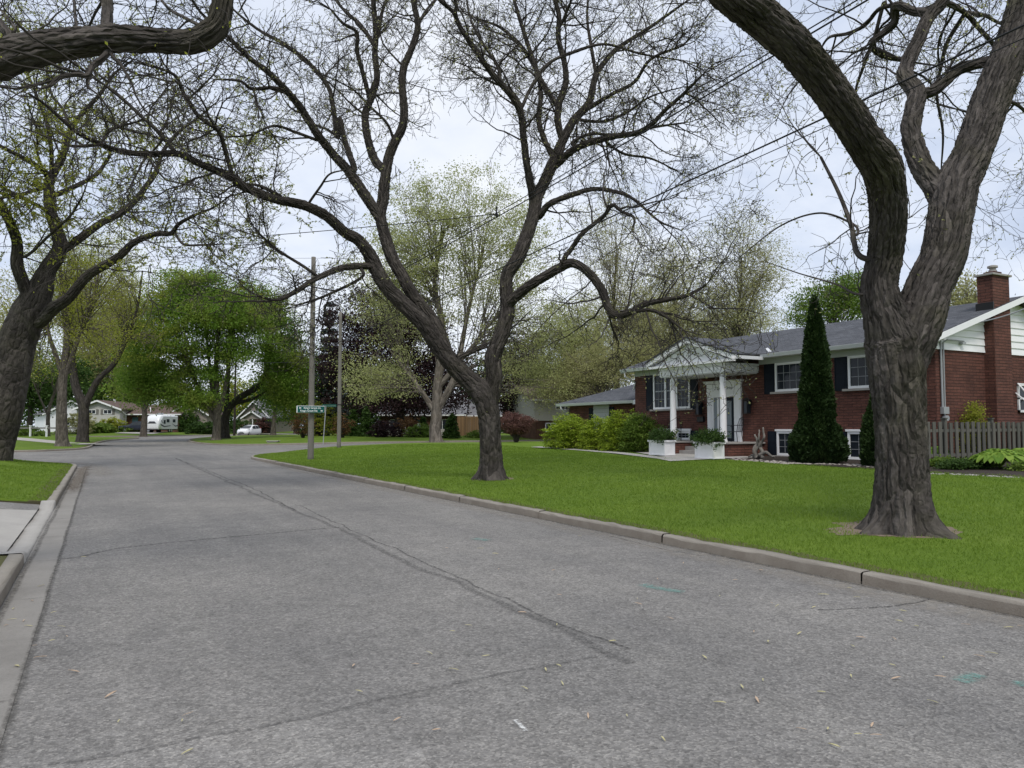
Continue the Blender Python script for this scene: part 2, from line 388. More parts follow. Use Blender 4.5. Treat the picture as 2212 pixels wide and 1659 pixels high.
def sheet(name, poly, zf, m, grid=2., parent=None, near=None, attr=None):
    """constrained-Delaunay sheet inside poly; zf(XY) -> z"""
    poly = np.asarray(poly, float); lo, hi = poly.min(0), poly.max(0)
    gx, gy = np.meshgrid(np.arange(lo[0], hi[0], grid), np.arange(lo[1], hi[1], grid)); I = np.stack([gx.ravel(), gy.ravel()], 1)
    if near is not None:
        x0, x1, y0, y1, gs = near
        nx, ny = np.meshgrid(np.arange(x0, x1, gs), np.arange(y0, y1, gs)); I = np.vstack([I, np.stack([nx.ravel(), ny.ravel()], 1)])
    I = I + np.random.default_rng(3).uniform(-.2, .2, I.shape) * grid * .3
    I = I[inside(I, poly)]
    if len(I): I = I[dist_line(I, np.vstack([poly, poly[:1]])) > .12]
    n = len(poly); vs = [Vector(p) for p in np.vstack([poly, I])]
    r = geometry.delaunay_2d_cdt(vs, [(i, (i + 1) % n) for i in range(n)], [], 1, 1e-5)
    XY = np.array([tuple(v) for v in r[0]]); z = zf(XY)
    T = np.array([f if len(f) == 3 else f[:3] for f in r[2]])
    a = XY[T]; cr = (a[:, 1, 0] - a[:, 0, 0]) * (a[:, 2, 1] - a[:, 0, 1]) - (a[:, 1, 1] - a[:, 0, 1]) * (a[:, 2, 0] - a[:, 0, 0])
    T[cr < 0] = T[cr < 0][:, ::-1]
    return raw(name, np.c_[XY, z], None, T, m, parent, True, attr(XY) if attr else None)
tz = lambda XY: terr(XY[:, 0], XY[:, 1])

# kerb face lines; the lawn lies to the RIGHT of R lines' travel and to the LEFT of L lines'
K_R1 = resample([(6.5, -20), (6.5, 38)] + arc(17.5, 38, 11, 180, 90) + [(140, 49)], .5)
K_R2 = smooth_line([(140, 60), (60, 60.5), (24, 61.2), (15, 63.2), (10.3, 67.2), (8.4, 74), (8., 82), (8.6, 90), (10.5, 97), (14, 103), (20, 109), (30, 114), (60, 122), (140, 132)], 1.)
K_L2 = resample([(-.68, 17.2), (-.68, 34)] + arc(-5.7, 34, 5, 0, 90) + [(-30, 39.5), (-70, 42)], .4)
K_L1 = resample([(-.68, -20), (-.68, 10.1)], .5)
K_L3 = smooth_line([(-70, 54), (-30, 56.5), (-6, 57.4), (-2.8, 58.6), (-1.1, 62), (-.5, 68), (-.2, 80), (.8, 90), (2.4, 96), (4.2, 101), (3., 104.4), (-6, 106), (-40, 107)], .6)
K_L4 = smooth_line([(-60, 112), (-20, 112.5), (3, 113), (10, 115), (18, 119), (30, 126), (60, 136), (140, 150)], 1.)

struct(sheet('road', [(-75, -25), (145, -25), (145, 155), (-75, 155)], tz, ASPH, 4.))
gv = [(x, y, -.12 + float(terr(x, y)) * .9) for y in np.r_[-300, -60, np.arange(-40, 200, 20), 300, 700, 2500] for x in np.r_[-2500, -600, -200, np.arange(-80, 160, 20), 300, 700, 2500]]
nx = len(np.r_[-2500, -600, -200, np.arange(-80, 160, 20), 300, 700, 2500]); ny = len(gv) // nx
struct(raw('ground', gv, [(j * nx + i, j * nx + i + 1, (j + 1) * nx + i + 1, (j + 1) * nx + i) for j in range(ny - 1) for i in range(nx - 1)], None, LAWN_D, attrs={'edge': np.ones(len(gv))}))

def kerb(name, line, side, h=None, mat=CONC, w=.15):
    """kerb swept along its face line; side +1 lawn on the left of travel"""
    P = line; h = np.full(len(P), .122) if h is None else h
    prof = [(0., -.12, 0), (.012, 1., -.025), (.035, 1., -.004), (w, 1., 0.), (w, -.12, 0)]     # offset, height factor or abs, extra
    V = []
    z0 = terr(P[:, 0], P[:, 1]); rg = np.random.default_rng(5)
    jit = mk1d(rg, len(P), 6) * .006
    for o, f, e in prof:
        q = offset(P, side * 1e-6 + side * (o if o else 0.)); q = q + 0
        z = z0 + (f if f < 0 else h * f + e) + (jit if f > 0 else 0)
        V.append(np.c_[q, z])
    V = np.stack(V, 1); n, k = V.shape[:2]
    V[:, 1:4] += np.random.default_rng(int(abs(P[0, 1]) * 10) + n).normal(size=(n, 3, 3)) * .0035
    Q = [(i * k + j, (i + 1) * k + j, (i + 1) * k + j + 1, i * k + j + 1) for i in range(n - 1) for j in range(k - 1)]
    if side > 0: Q = [q[::-1] for q in Q]
    return struct(raw(name, V.reshape(-1, 3), Q, None, mat))
def mk1d(rg, n, sm):
    a = rg.normal(size=n + sm * 2); return np.convolve(a, np.ones(sm) / sm, 'same')[sm:sm + n] * math.sqrt(sm)
# right kerb near the camera is cast in lengths with open joints
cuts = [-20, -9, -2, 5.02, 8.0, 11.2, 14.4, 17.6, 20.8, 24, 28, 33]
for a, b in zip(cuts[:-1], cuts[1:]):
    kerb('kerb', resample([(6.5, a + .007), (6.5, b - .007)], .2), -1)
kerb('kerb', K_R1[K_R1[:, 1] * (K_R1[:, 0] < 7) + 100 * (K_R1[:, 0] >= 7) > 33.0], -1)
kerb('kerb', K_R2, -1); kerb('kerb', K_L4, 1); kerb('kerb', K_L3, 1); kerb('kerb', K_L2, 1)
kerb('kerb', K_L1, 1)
dk = resample([(-.68, 10.1), (-.68, 17.2)], .2); hh = .03 + .105 * (1 - sstep(10.1, 11., dk[:, 1])) + .105 * sstep(16.3, 17.2, dk[:, 1])
kerb('kerb', dk, 1, hh, CONC_L, .24)
gl = resample([(-.68, -20), (-.68, 34)], 1.); gq = np.vstack([offset(gl, -.31), gl[::-1]])
struct(sheet('gutter', gq, lambda XY: .006 + .012 * sstep(-.33, -.68, -XY[:, 0]) * 0, CONC_G, 1.))

def lawn(name, line, side, closing, rise, dist, m, grid, near=None, extra=None):
    """line: kerb face; polygon starts at the kerb back"""
    P = offset(line, side * .145); poly = np.vstack([P] + ([np.array(closing, float)] if closing else []))
    zf = lambda XY: tz(XY) + .108 + rise * sstep(0, dist, dist_line(XY, P)) + (extra(XY) if extra else 0)
    o = struct(sheet(name, poly, zf, m, grid, None, near, lambda XY: {'edge': dist_line(XY, P)}))
    return poly, zf
def lump(XY, s=.35, a=.03):
    return np.array([mnoise.noise(Vector((x * s, y * s, 0))) for x, y in XY]) * a
P_R1, Z_R1 = lawn('lawn', K_R1, -1, [(140, -20)], .27, 9., LAWN, 2.5, (6.7, 26, -1, 48, .8), lambda XY: lump(XY) * sstep(0, 2, XY[:, 0] - 6.6) + .15 * sstep(8, 15, XY[:, 0]) * sstep(39, 47, XY[:, 1]))
P_R2, Z_R2 = lawn('lawn', K_R2, -1, [], .03, 10., LAWN_D, 4., None, lambda XY: .2 * sstep(0, 10, dist_line(XY, K_R2)) * (1 - sstep(84, 98, XY[:, 1])))
P_L2, Z_L2 = lawn('lawn', K_L2, 1, [(-70, 17.2), (-20, 17.2)], .30, 3., LAWN, 2., (-14, -.9, 17.3, 39, .5), lambda XY: lump(XY))
P_L1, Z_L1 = lawn('lawn', K_L1, 1, [(-40, 10.1), (-40, -20)], .25, 3., LAWN, 2.)
P_L3, Z_L3 = lawn('lawn', K_L3, 1, [], .33, 8., LAWN_D, 3.)
P_L4, Z_L4 = lawn('lawn', K_L4, 1, [(140, 500), (-400, 500), (-400, 112)], .35, 10., LAWN_D, 12.)
def zR1(x, y): return float(Z_R1(np.array([[x, y]]))[0])
def zR2(x, y): return float(Z_R2(np.array([[x, y]]))[0])
def zL2(x, y): return float(Z_L2(np.array([[x, y]]))[0])
def zL3(x, y): return float(Z_L3(np.array([[x, y]]))[0])
def zL4(x, y): return float(Z_L4(np.array([[x, y]]))[0])

# left driveway: pale slab, then a darker strip beside the grass
struct(sheet('driveway', [(-.92, 10.1), (-.92, 16.1), (-9, 16.1), (-30, 16.1), (-30, 10.1)], lambda XY: .045 + .07 * sstep(.92, 1.9, -XY[:, 0]) + .27 * sstep(.8, 4, -XY[:, 0]), CONC_L, 1.))
struct(sheet('driveway', [(-.92, 16.11), (-.92, 17.19), (-30, 17.19), (-30, 16.11)], lambda XY: .049 + .07 * sstep(.92, 1.9, -XY[:, 0]) + .27 * sstep(.8, 4, -XY[:, 0]), ASPH2, 1.))
xs = np.linspace(-.83, -20, 60); zl = Z_L2(np.c_[xs, np.full(60, 17.21)])
V = np.vstack([np.c_[xs, np.full(60, 17.2), zl], np.c_[xs, np.full(60, 17.2), np.full(60, -.15)]])
struct(raw('soil', V, [(i, i + 1, i + 61, i + 60) for i in range(59)], None, M('edge_soil', (.06, .055, .03), .95, var=.4, scale=20)))
# pale driveways beyond the junction
def strip(name, pts, wd, zf, m, up=.02):
    P = resample(pts, 1.); poly = np.vstack([offset(P, wd / 2), offset(P, -wd / 2)[::-1]])
    return struct(sheet(name, poly, lambda XY: zf(XY) + up, m, 1.5))
a = onZ(205, 956, .3); b = onZ(40, 949, .45)
strip('driveway', [a[:2], b[:2], b[:2] + (b - a)[:2] * .6], 3.6, Z_L3, CONC_L)
strip('driveway', [atD(288, 940, 107)[:2], atD(345, 935, 118)[:2]], 5., Z_L4, CONC_L)
strip('driveway', [atD(660, 945, 108)[:2], atD(600, 942, 115)[:2], atD(525, 940, 121)[:2]], 2.6, Z_R2, CONC_L)

# front walk beside the shrubs, and the slab at the steps
wk = [onZ(x, y, .40)[:2] for x, y in [(1146, 967), (1240, 972), (1330, 980), (1420, 991), (1448, 996.5), (1505, 994), (1557, 990)]]
struct(sheet('front_walk', wk + [(22.4, wk[-1][1] + .2), (22.4, 27.4), (21.9, 29.)] + [(w_[0] + .95, w_[1] + .55) for w_ in wk[3::-1]], lambda XY: Z_R1(XY) + .035, CONC_L, 1.))

# ------------------------------------------------------------------ road seams, repairs and paint
def mat_fade(name, col, dens, sc, rough=.9):
    m, g = new_mat(name); p = g.pos(); e = g.attr('across')
    f = g.math('MULTIPLY', g.ramp(g.noise(p, sc, 4., .75), [(.38, (0,) * 3), (.62, (1,) * 3)]), g.ramp(e, [(0., (0,) * 3), (.6, (dens,) * 3)]))
    d = g.pbsdf(col, rough, None, 0, .2)
    g.out(g.n('MixShader', {0: f, 1: g.n('BsdfTransparent').outputs[0], 2: d}).outputs[0]); return m
SEAM = mat_fade('seam_tar', (.06, .058, .056), .75, 22.); SEAM2 = mat_fade('seam_rough', (.095, .092, .089), .5, 30.)
TEAL = mat_fade('teal_paint', (.13, .36, .31), .5, 25.); WPAINT = mat_fade('white_paint_mark', (.62, .62, .60), .95, 35.)
def ribbon(name, pts, wd, m, S=True, z=.004, wob=.02, seed=0):
    k = 1 / 1.1573 if S else 1.
    P = np.array([onZ(x * k, y * k, 0)[:2] for x, y in pts]); P = resample(P, .12)
    rg = np.random.default_rng(seed + len(pts)); P = P + np.c_[mk1d(rg, len(P), 5), mk1d(rg, len(P), 5)] * wob
    V = np.stack([np.c_[offset(P, s * wd / 2), np.full(len(P), z) + terr(P[:, 0], P[:, 1])] for s in (1, 0, -1)], 1); n = len(P)
    Q = [(i * 3 + j, i * 3 + j + 1, (i + 1) * 3 + j + 1, (i + 1) * 3 + j) for i in range(n - 1) for j in (0, 1)]
    return struct(raw(name, V.reshape(-1, 3), Q, None, m, attrs={'across': np.tile([0, 1, 0], n)}))
DUST = mat_fade('road_dust', (.30, .275, .24), .6, 7.); DEBRIS = mat_fade('brown_debris', (.13, .10, .07), .85, 16.); GRIT = mat_fade('dark_grit', (.075, .07, .062), .6, 26.)
def wribbon(name, pts, wd, m, z=.004, wob=.03, seed=0):
    P = resample(pts, .15); rg = np.random.default_rng(seed); P = P + np.c_[mk1d(rg, len(P), 6), mk1d(rg, len(P), 6)] * wob
    V = np.stack([np.c_[offset(P, s * wd / 2), np.full(len(P), z) + terr(P[:, 0], P[:, 1])] for s in (1, 0, -1)], 1); n = len(P)
    return struct(raw(name, V.reshape(-1, 3), [(i * 3 + j, i * 3 + j + 1, (i + 1) * 3 + j + 1, (i + 1) * 3 + j) for i in range(n - 1) for j in (0, 1)], None, m, attrs={'across': (np.array([0, 1, 0])[None] * np.clip(np.minimum(np.arange(n), np.arange(n)[::-1]) / (.18 * n), 0, 1)[:, None]).ravel()}))
wribbon('road_dust', [(6.34, -4), (6.34, 36)], .75, DUST, .003, .05, 1); wribbon('road_dust', [(6.47, -4), (6.47, 36)], .09, GRIT, .006, .01, 2)
wribbon('road_dust', [(-.36, -4), (-.36, 34)], .06, GRIT, .012, .006, 3); wribbon('road_dust', [(-.5, 20), (-.42, 35.5)], .5, DEBRIS, .011, .04, 4); wribbon('road_dust', [(-.64, -4), (-.64, 30)], .07, GRIT, .013, .006, 5)
wribbon('road_dust', [(.2, 27), (-.1, 36), (-1.2, 39.6)], .9, DUST, .005, .06, 6)
for y in (2.2, 5.1, 8.0, 10.2, 12.4, 14.8, 17.2, 20.2, 23.2, 26.2): wribbon('road_dust', [(-.66, y), (-.33, y + .01)], .03, GRIT, .0125, .003, int(y * 10))
LS = [(438, 1146), (555, 1198), (740, 1279), (852, 1321.5), (891, 1343), (978, 1386.6), (1077.6, 1434), (1160, 1464.8), (1247, 1503.8), (1329, 1538.5), (1386, 1564.6), (1500, 1622), (1586, 1660)]
ribbon('road_seam', LS, .12, SEAM2); ribbon('road_seam', [(740, 1262), (852, 1312), (1078, 1416), (1212, 1478), (1334, 1532), (1395, 1556), (1500, 1595), (1586, 1626)], .035, SEAM, z=.006)
ribbon('road_seam', [(438, 1145), (640, 1225), (740, 1276)], .05, SEAM, z=.0065)
ribbon('road_seam', [(145, 1398.6), (205, 1392), (285, 1371.8), (388, 1360.7), (526, 1347.3), (700, 1331.5), (847, 1319)], .075, SEAM, seed=2)
ribbon('road_seam', [(1500, 1642.7), (1351, 1668.7), (1177, 1703.5), (1069, 1725), (917, 1760), (750, 1795), (625, 1818), (468, 1849), (388, 1869), (268, 1893.8), (120, 1912)], .05, SEAM2, seed=3)
ribbon('road_seam', [(2050, 1524), (2161, 1521), (2257, 1511.5), (2330, 1500)], .04, SEAM, seed=4)
ribbon('road_seam', [(120, 1245), (250, 1236), (330, 1228)], .07, SEAM2, seed=5)
ribbon('road_seam', [(380, 1180), (300, 1184), (230, 1188)], .08, SEAM2, seed=6)
ribbon('road_seam', [(1520, 1340), (1660, 1372), (1760, 1390)], .05, SEAM2, seed=7)
for i, (pts, wd) in enumerate([([(1615, 1462), (1660, 1475), (1712, 1482)], .16), ([(1190, 1347), (1225, 1352)], .2), ([(2385, 1702), (2400, 1692), (2432, 1685)], .14), ([(2520, 1700), (2556, 1715)], .12)]):
    ribbon('road_marking', pts, wd, TEAL, seed=i, z=.007)
ribbon('road_marking', [(1303, 1800), (1315, 1815), (1332, 1829)], .035, WPAINT, z=.007)
pp = [onZ(x / 1.1573, y / 1.1573, 0)[:2] for x, y in [(268, 1893.8), (388, 1869), (468, 1849), (625, 1818), (720, 1803), (1050, 1860), (1100, 1990), (100, 2100), (60, 1925)]]
struct(sheet('road_patch', pp, lambda XY: np.full(len(XY), .003), ASPH2, .5))
# ------------------------------------------------------------------ trees
def ground_z(p):
    q = np.array([[p[0], p[1]]])
    for po, zf in ((P_R1, Z_R1), (P_R2, Z_R2), (P_L2, Z_L2), (P_L3, Z_L3), (P_L4, Z_L4)):
        if inside(q, po)[0]: return float(zf(q)[0])
    return float(terr(p[0], p[1]))
RV = np.array([math.cos(HD), -math.sin(HD), 0]); FV = np.array([math.sin(HD), math.cos(HD), 0])
def unit(v): return v / (np.linalg.norm(v, axis=-1, keepdims=True) + 1e-9)
def catmull(P, ds):
    P = np.asarray(P, float); Q = np.vstack([2 * P[0] - P[1], P, 2 * P[-1] - P[-2]]); out = []
    for i in range(1, len(Q) - 2):
        a, b, c, d = Q[i - 1:i + 3]; n = max(2, int(np.linalg.norm((c - b)[:3]) / ds) + 1)
        for t in np.linspace(0, 1, n, endpoint=False):
            q = .5 * (2 * b + (c - a) * t + (2 * a - 5 * b + 4 * c - d) * t * t + (3 * b - a - 3 * c + d) * t ** 3)
            q[3:] = b[3:] * (1 - t) + c[3:] * t; out.append(q)
    out.append(P[-1]); return np.array(out)
class Acc:
    def __init__(self): self.V = []; self.Q = []; self.B = []; self.R = []; self.n = 0
    def add(self, V, Q, B=None, R=None):
        V = V.reshape(-1, 3); self.V.append(V); self.Q.append(np.asarray(Q) + self.n); self.n += len(V)
        self.B.append(np.zeros((len(V), 3)) if B is None else B.reshape(-1, 3)); self.R.append(np.zeros(len(V)) if R is None else R)
    def obj(self, name, m, parent, smooth=True, bark=False, rnd=False):
        at = {}
        if bark: at['bark_co'] = np.vstack(self.B)
        if rnd: at['rnd'] = np.concatenate(self.R)
        V = np.vstack(self.V) - (np.array(parent.location) if parent is not None else 0)
        return raw(name, V, np.vstack(self.Q), None, m, parent, smooth, at)
def tubes(acc, P, R, S=3):
    N, K = P.shape[:2]
    if not N: return
    T = unit(np.gradient(P, axis=1)); ref = np.where(np.abs(unit(P[:, -1] - P[:, 0])[:, 2:3]) < .75, [[0, 0, 1.]], [[1., 0, 0]])[:, None]
    U = unit(np.cross(T, ref)); W = np.cross(T, U); th = np.arange(S) * 2 * math.pi / S
    V = P[:, :, None] + R[:, :, None, None] * (np.cos(th)[:, None] * U[:, :, None] + np.sin(th)[:, None] * W[:, :, None])
    i = np.arange(S); k = np.arange(K - 1); base = np.arange(N)[:, None, None] * K * S + k[None, :, None] * S
    Q = np.stack([base + i, base + (i + 1) % S, base + S + (i + 1) % S, base + S + i], -1).reshape(-1, 4)
    s = np.r_[0, np.cumsum(np.linalg.norm(np.diff(P[0], axis=0), axis=1))]
    B = np.zeros((N, K, S, 3)); B[..., 0] = R[:, :, None] * np.cos(th); B[..., 1] = R[:, :, None] * np.sin(th); B[..., 2] = s[None, :, None]
    acc.add(V, Q, B)
def limb(acc, P4, n, amp, seed, flare=0., fh=.45, sc=1.):
    """one limb with bark relief; P4 rows are x, y, z, radius"""
    P = P4[:, :3]; r = P4[:, 3]; K = len(P); T = unit(np.gradient(P, axis=0)); U = np.zeros((K, 3))
    u = np.cross(T[0], [0, 1., .1]); u /= np.linalg.norm(u)
    for k in range(K): u = u - T[k] * (u @ T[k]); u /= np.linalg.norm(u); U[k] = u
    W = np.cross(T, U); th = np.arange(n) * 2 * math.pi / n; s = np.r_[0, np.cumsum(np.linalg.norm(np.diff(P, axis=0), axis=1))]
    rb = np.median(r); B = np.zeros((K, n, 3)); B[..., 0] = rb * np.cos(th); B[..., 1] = rb * np.sin(th); B[..., 2] = s[:, None] + seed * 7.3
    rr = np.repeat(r[:, None], n, 1)
    if flare:
        h = np.maximum(0, P[:, 2] - P[0, 2]); lob = .5 + .5 * np.cos(5 * th + seed) * np.cos(2 * th + seed * 2)
        rr = rr * (1 + flare * np.exp(-h / (fh * .42))[:, None] * (.28 + 1.55 * lob[None] ** 2))
        rr = rr * (1 + .05 * np.exp(-h / 1.5)[:, None] * np.cos(5 * th + seed)[None])
    if amp:
        fb = B.reshape(-1, 3); d = np.empty(len(fb))
        for i, (x, y, z) in enumerate(fb):
            wx = .05 * mnoise.noise(Vector((x * 4, y * 4, z * 5))); dd = mnoise.voronoi(Vector(((x + wx) * 18 * sc, (y - wx) * 18 * sc, z * 2.5 * sc)))[0]
            d[i] = 1.1 * min(1., (dd[1] - dd[0]) * 4.5) + .45 * mnoise.noise(Vector((x * 27, y * 27, z * 3.))) + .55 * mnoise.noise(Vector((x * 34, y * 34, z * 16))) + .5 * mnoise.noise(Vector((x * 60, y * 60, z * 50))) + .4 * mnoise.noise(Vector((x * 3, y * 3, z * 1.1)))
        rr = rr + (d.reshape(K, n) - d.mean() - .75) * np.minimum(amp, .14 * r)[:, None]
    V = P[:, None] + rr[..., None] * (np.cos(th)[None, :, None] * U[:, None] + np.sin(th)[None, :, None] * W[:, None])
    i = np.arange(n); k = np.arange(K - 1)[:, None] * n
    Q = np.stack([k + i, k + (i + 1) % n, k + n + (i + 1) % n, k + n + i], -1).reshape(-1, 4)
    acc.add(V, Q, B)
def grow(rg, p, d, L, r0, K, wig, up=0., taper=.35, zig=0.):
    N = len(p); P = np.zeros((N, K, 3)); R = np.zeros((N, K)); P[:, 0] = p; d = unit(d); L = np.asarray(L)[:, None]
    zd = unit(np.cross(d, rg.normal(size=(N, 3))))
    for k in range(1, K):
        d = unit(d + wig * rg.normal(size=(N, 3)) + np.array([0, 0, 1.]) * (up if np.ndim(up) == 0 else np.asarray(up)[:, None]) + zig * zd * (1 if k % 2 else -1))
        P[:, k] = P[:, k - 1] + d * L / (K - 1)
    R[:] = np.asarray(r0)[:, None] * np.linspace(1, taper, K)[None]
    return P, R
def spawn(rg, P, R, per_m, t0=.1, t1=1., ang=(35, 75)):
    """child start points and directions along polylines"""
    seg = np.linalg.norm(np.diff(P, axis=1), axis=2).sum(1); cnt = rg.poisson(seg * per_m * (t1 - t0)); ids = np.repeat(np.arange(len(P)), cnt); N = len(ids)
    K = P.shape[1]; t = rg.uniform(t0, t1, N) * (K - 1); k = np.minimum(t.astype(int), K - 2); f = (t - k)[:, None]
    p = P[ids, k] * (1 - f) + P[ids, k + 1] * f; T = unit(P[ids, k + 1] - P[ids, k]); r = R[ids, k]
    a = np.radians(rg.uniform(*ang, N))[:, None]; pr = unit(np.cross(T, rg.normal(size=(N, 3))))
    return p, unit(T * np.cos(a) + pr * np.sin(a)), r
def leaves(rg, acc, C, size, droop=0., flat=0., asp=.45):
    N = len(C); d = rg.normal(size=(N, 3)); d[:, 2] -= droop; d = unit(d); s = rg.normal(size=(N, 3))
    if flat: nn = unit(rg.normal(size=(N, 3)) * (1 - flat) + np.array([0, 0, flat * 1.6])); d = unit(np.cross(nn, rg.normal(size=(N, 3)))); d[:, 2] -= droop * .5; s = np.cross(nn, d)
    s = unit(np.cross(d, np.cross(s, d))); L = size * rg.uniform(.6, 1.35, N)[:, None]; nrm = np.cross(d, s)
    V = np.stack([C, C + d * L * .5 + s * L * asp + nrm * L * .06, C + d * L, C + d * L * .5 - s * L * asp - nrm * L * .06], 1)
    acc.add(V, np.arange(N * 4).reshape(N, 4), None, np.repeat(rg.uniform(0, 1, N), 4))

def locust(name, label, d0, limbs, seed, group=None, bark=BARK, n0=28, amp=.02, ds=.08, dens=(1.6, 3.2, 5.), leafmat=L_BUD, nleaf=1., lsize=.05,
           twig=TWIG, flare=.5, rmax=.17, l1=(1.0, 2.6), rt=(.016, .0085, .0055), up=.02, base=None, droop=.06, fh=.45, wk=1.):
    """limbs: lists of (px, py, width px, depth offset) in the 2212 px picture frame"""
    rg = np.random.default_rng(seed); acc = Acc(); lines = []; L3D = []
    px = [np.array(l, float) * [1, 1, wk, 1] for l in limbs]; dense = []
    for i, A in enumerate(px):                       # every limb starts on the axis of the limb that carries it
        if i:
            q = np.vstack(dense); dd = np.hypot(q[:, 0] - A[0, 0], q[:, 1] - A[0, 1]); j = dd.argmin()
            if dd[j] < 75:
                A[:, 3] += (q[j, 3] - A[0, 3]) * np.linspace(1, .75, len(A)); s0 = q[j].copy(); s0[2] = min(s0[2] * .9, A[0, 2] * 1.15); A[0, 2] = min(A[0, 2], s0[2])
                px[i] = A = np.vstack([s0, A]) if dd[j] > 3 else A
        u = np.linspace(0, len(A) - 1, (len(A) - 1) * 12 + 1); dense.append(np.stack([np.interp(u, np.arange(len(A)), A[:, c]) for c in range(4)], 1))
    L3D = [np.array([np.r_[atD(x, y, d0 + dd), w_ * .5 * (d0 + dd) / F] for x, y, w_, dd in A]) for A in px]
    b = L3D[0][0, :3] if base is None else np.array(base)
    t = thing(name, label, 'tree', b, 0, group)
    for i, A in enumerate(L3D):
        r = A[:, 3].max(); C = catmull(A, max(ds * min(1., r / .2), .03) if amp > .012 else max(ds * 1.5, .12)); n = int(max(7, min(n0, n0 * (r / .3) ** .6)))
        if i == 0: C[0, 2] -= .06
        limb(acc, C, n, amp if r > .05 else 0, seed + i, flare if i == 0 else 0, fh)
        lines.append(C)
    acc.obj('trunk', bark, t, True, True)
    tw = Acc(); K = 8; P0 = []; R0 = []
    for C in lines:                                  # cut limbs into short runs so branches spread evenly
        Q = C[C[:, 3] < rmax]
        if len(Q) < 4: continue
        for a in np.array_split(Q, max(1, int(np.linalg.norm(np.diff(Q[:, :3], axis=0), axis=1).sum() / 1.))):
            if len(a) < 2: continue
            u = np.linspace(0, len(a) - 1, K); P0.append(np.stack([np.interp(u, np.arange(len(a)), a[:, j]) for j in range(3)], 1)); R0.append(np.interp(u, np.arange(len(a)), a[:, 3]))
    P0 = np.array(P0); R0 = np.array(R0)
    ends = np.array([C[-1] for C in lines[1:]]); ed = np.array([unit(C[-1, :3] - C[-3, :3]) for C in lines[1:]])
    p, d, r = spawn(rg, P0, R0, dens[0], 0, 1)
    e3 = np.repeat(np.arange(len(ends)), 3)
    p = np.vstack([p, ends[e3, :3]]); d = np.vstack([d, unit(ed[e3] + .35 * rg.normal(size=(len(e3), 3)))]); r = np.r_[r, ends[e3, 3]]
    P1, R1 = grow(rg, p, d, rg.uniform(*l1, len(p)), np.minimum(r * .6, rt[0] * rg.uniform(.8, 2., len(p))), 9, .16, up, .3, .12)
    tubes(tw, P1, R1, 5)
    p, d, r = spawn(rg, P1, R1, dens[1], .1, 1.)
    P2, R2 = grow(rg, p, d, rg.uniform(.4, 1.25, len(p)), np.minimum(r * .75, rt[1] * rg.uniform(.8, 1.3, len(p))), 7, .2, rg.uniform(-droop * 1.6, droop, len(p)), .5, .16)
    tubes(tw, P2, R2, 3)
    p, d, r = spawn(rg, P2, R2, dens[2], .12, 1.)
    P3, R3 = grow(rg, p, d, rg.uniform(.15, .55, len(p)), np.full(len(p), rt[2]), 5, .25, rg.uniform(-droop * 1.5, droop * 1.5, len(p)), .6, .2)
    tubes(tw, P3, R3, 3)
    tw.obj('branches', twig, t, False)
    lv = Acc()
    tip = np.vstack([P3[:, -1], P3[:, 3], P3[:, 2]]); tip = tip[rg.random(len(tip)) < min(1., .55 * nleaf)]
    c = np.repeat(tip, max(1, int(round(nleaf * 1.6))), 0) + rg.normal(size=(len(tip) * max(1, int(round(nleaf * 1.6))), 3)) * lsize * .12
    leaves(rg, lv, c, lsize, .2, 0, .3)
    lv.obj('leaves', leafmat, t, False, False, True)
    return t

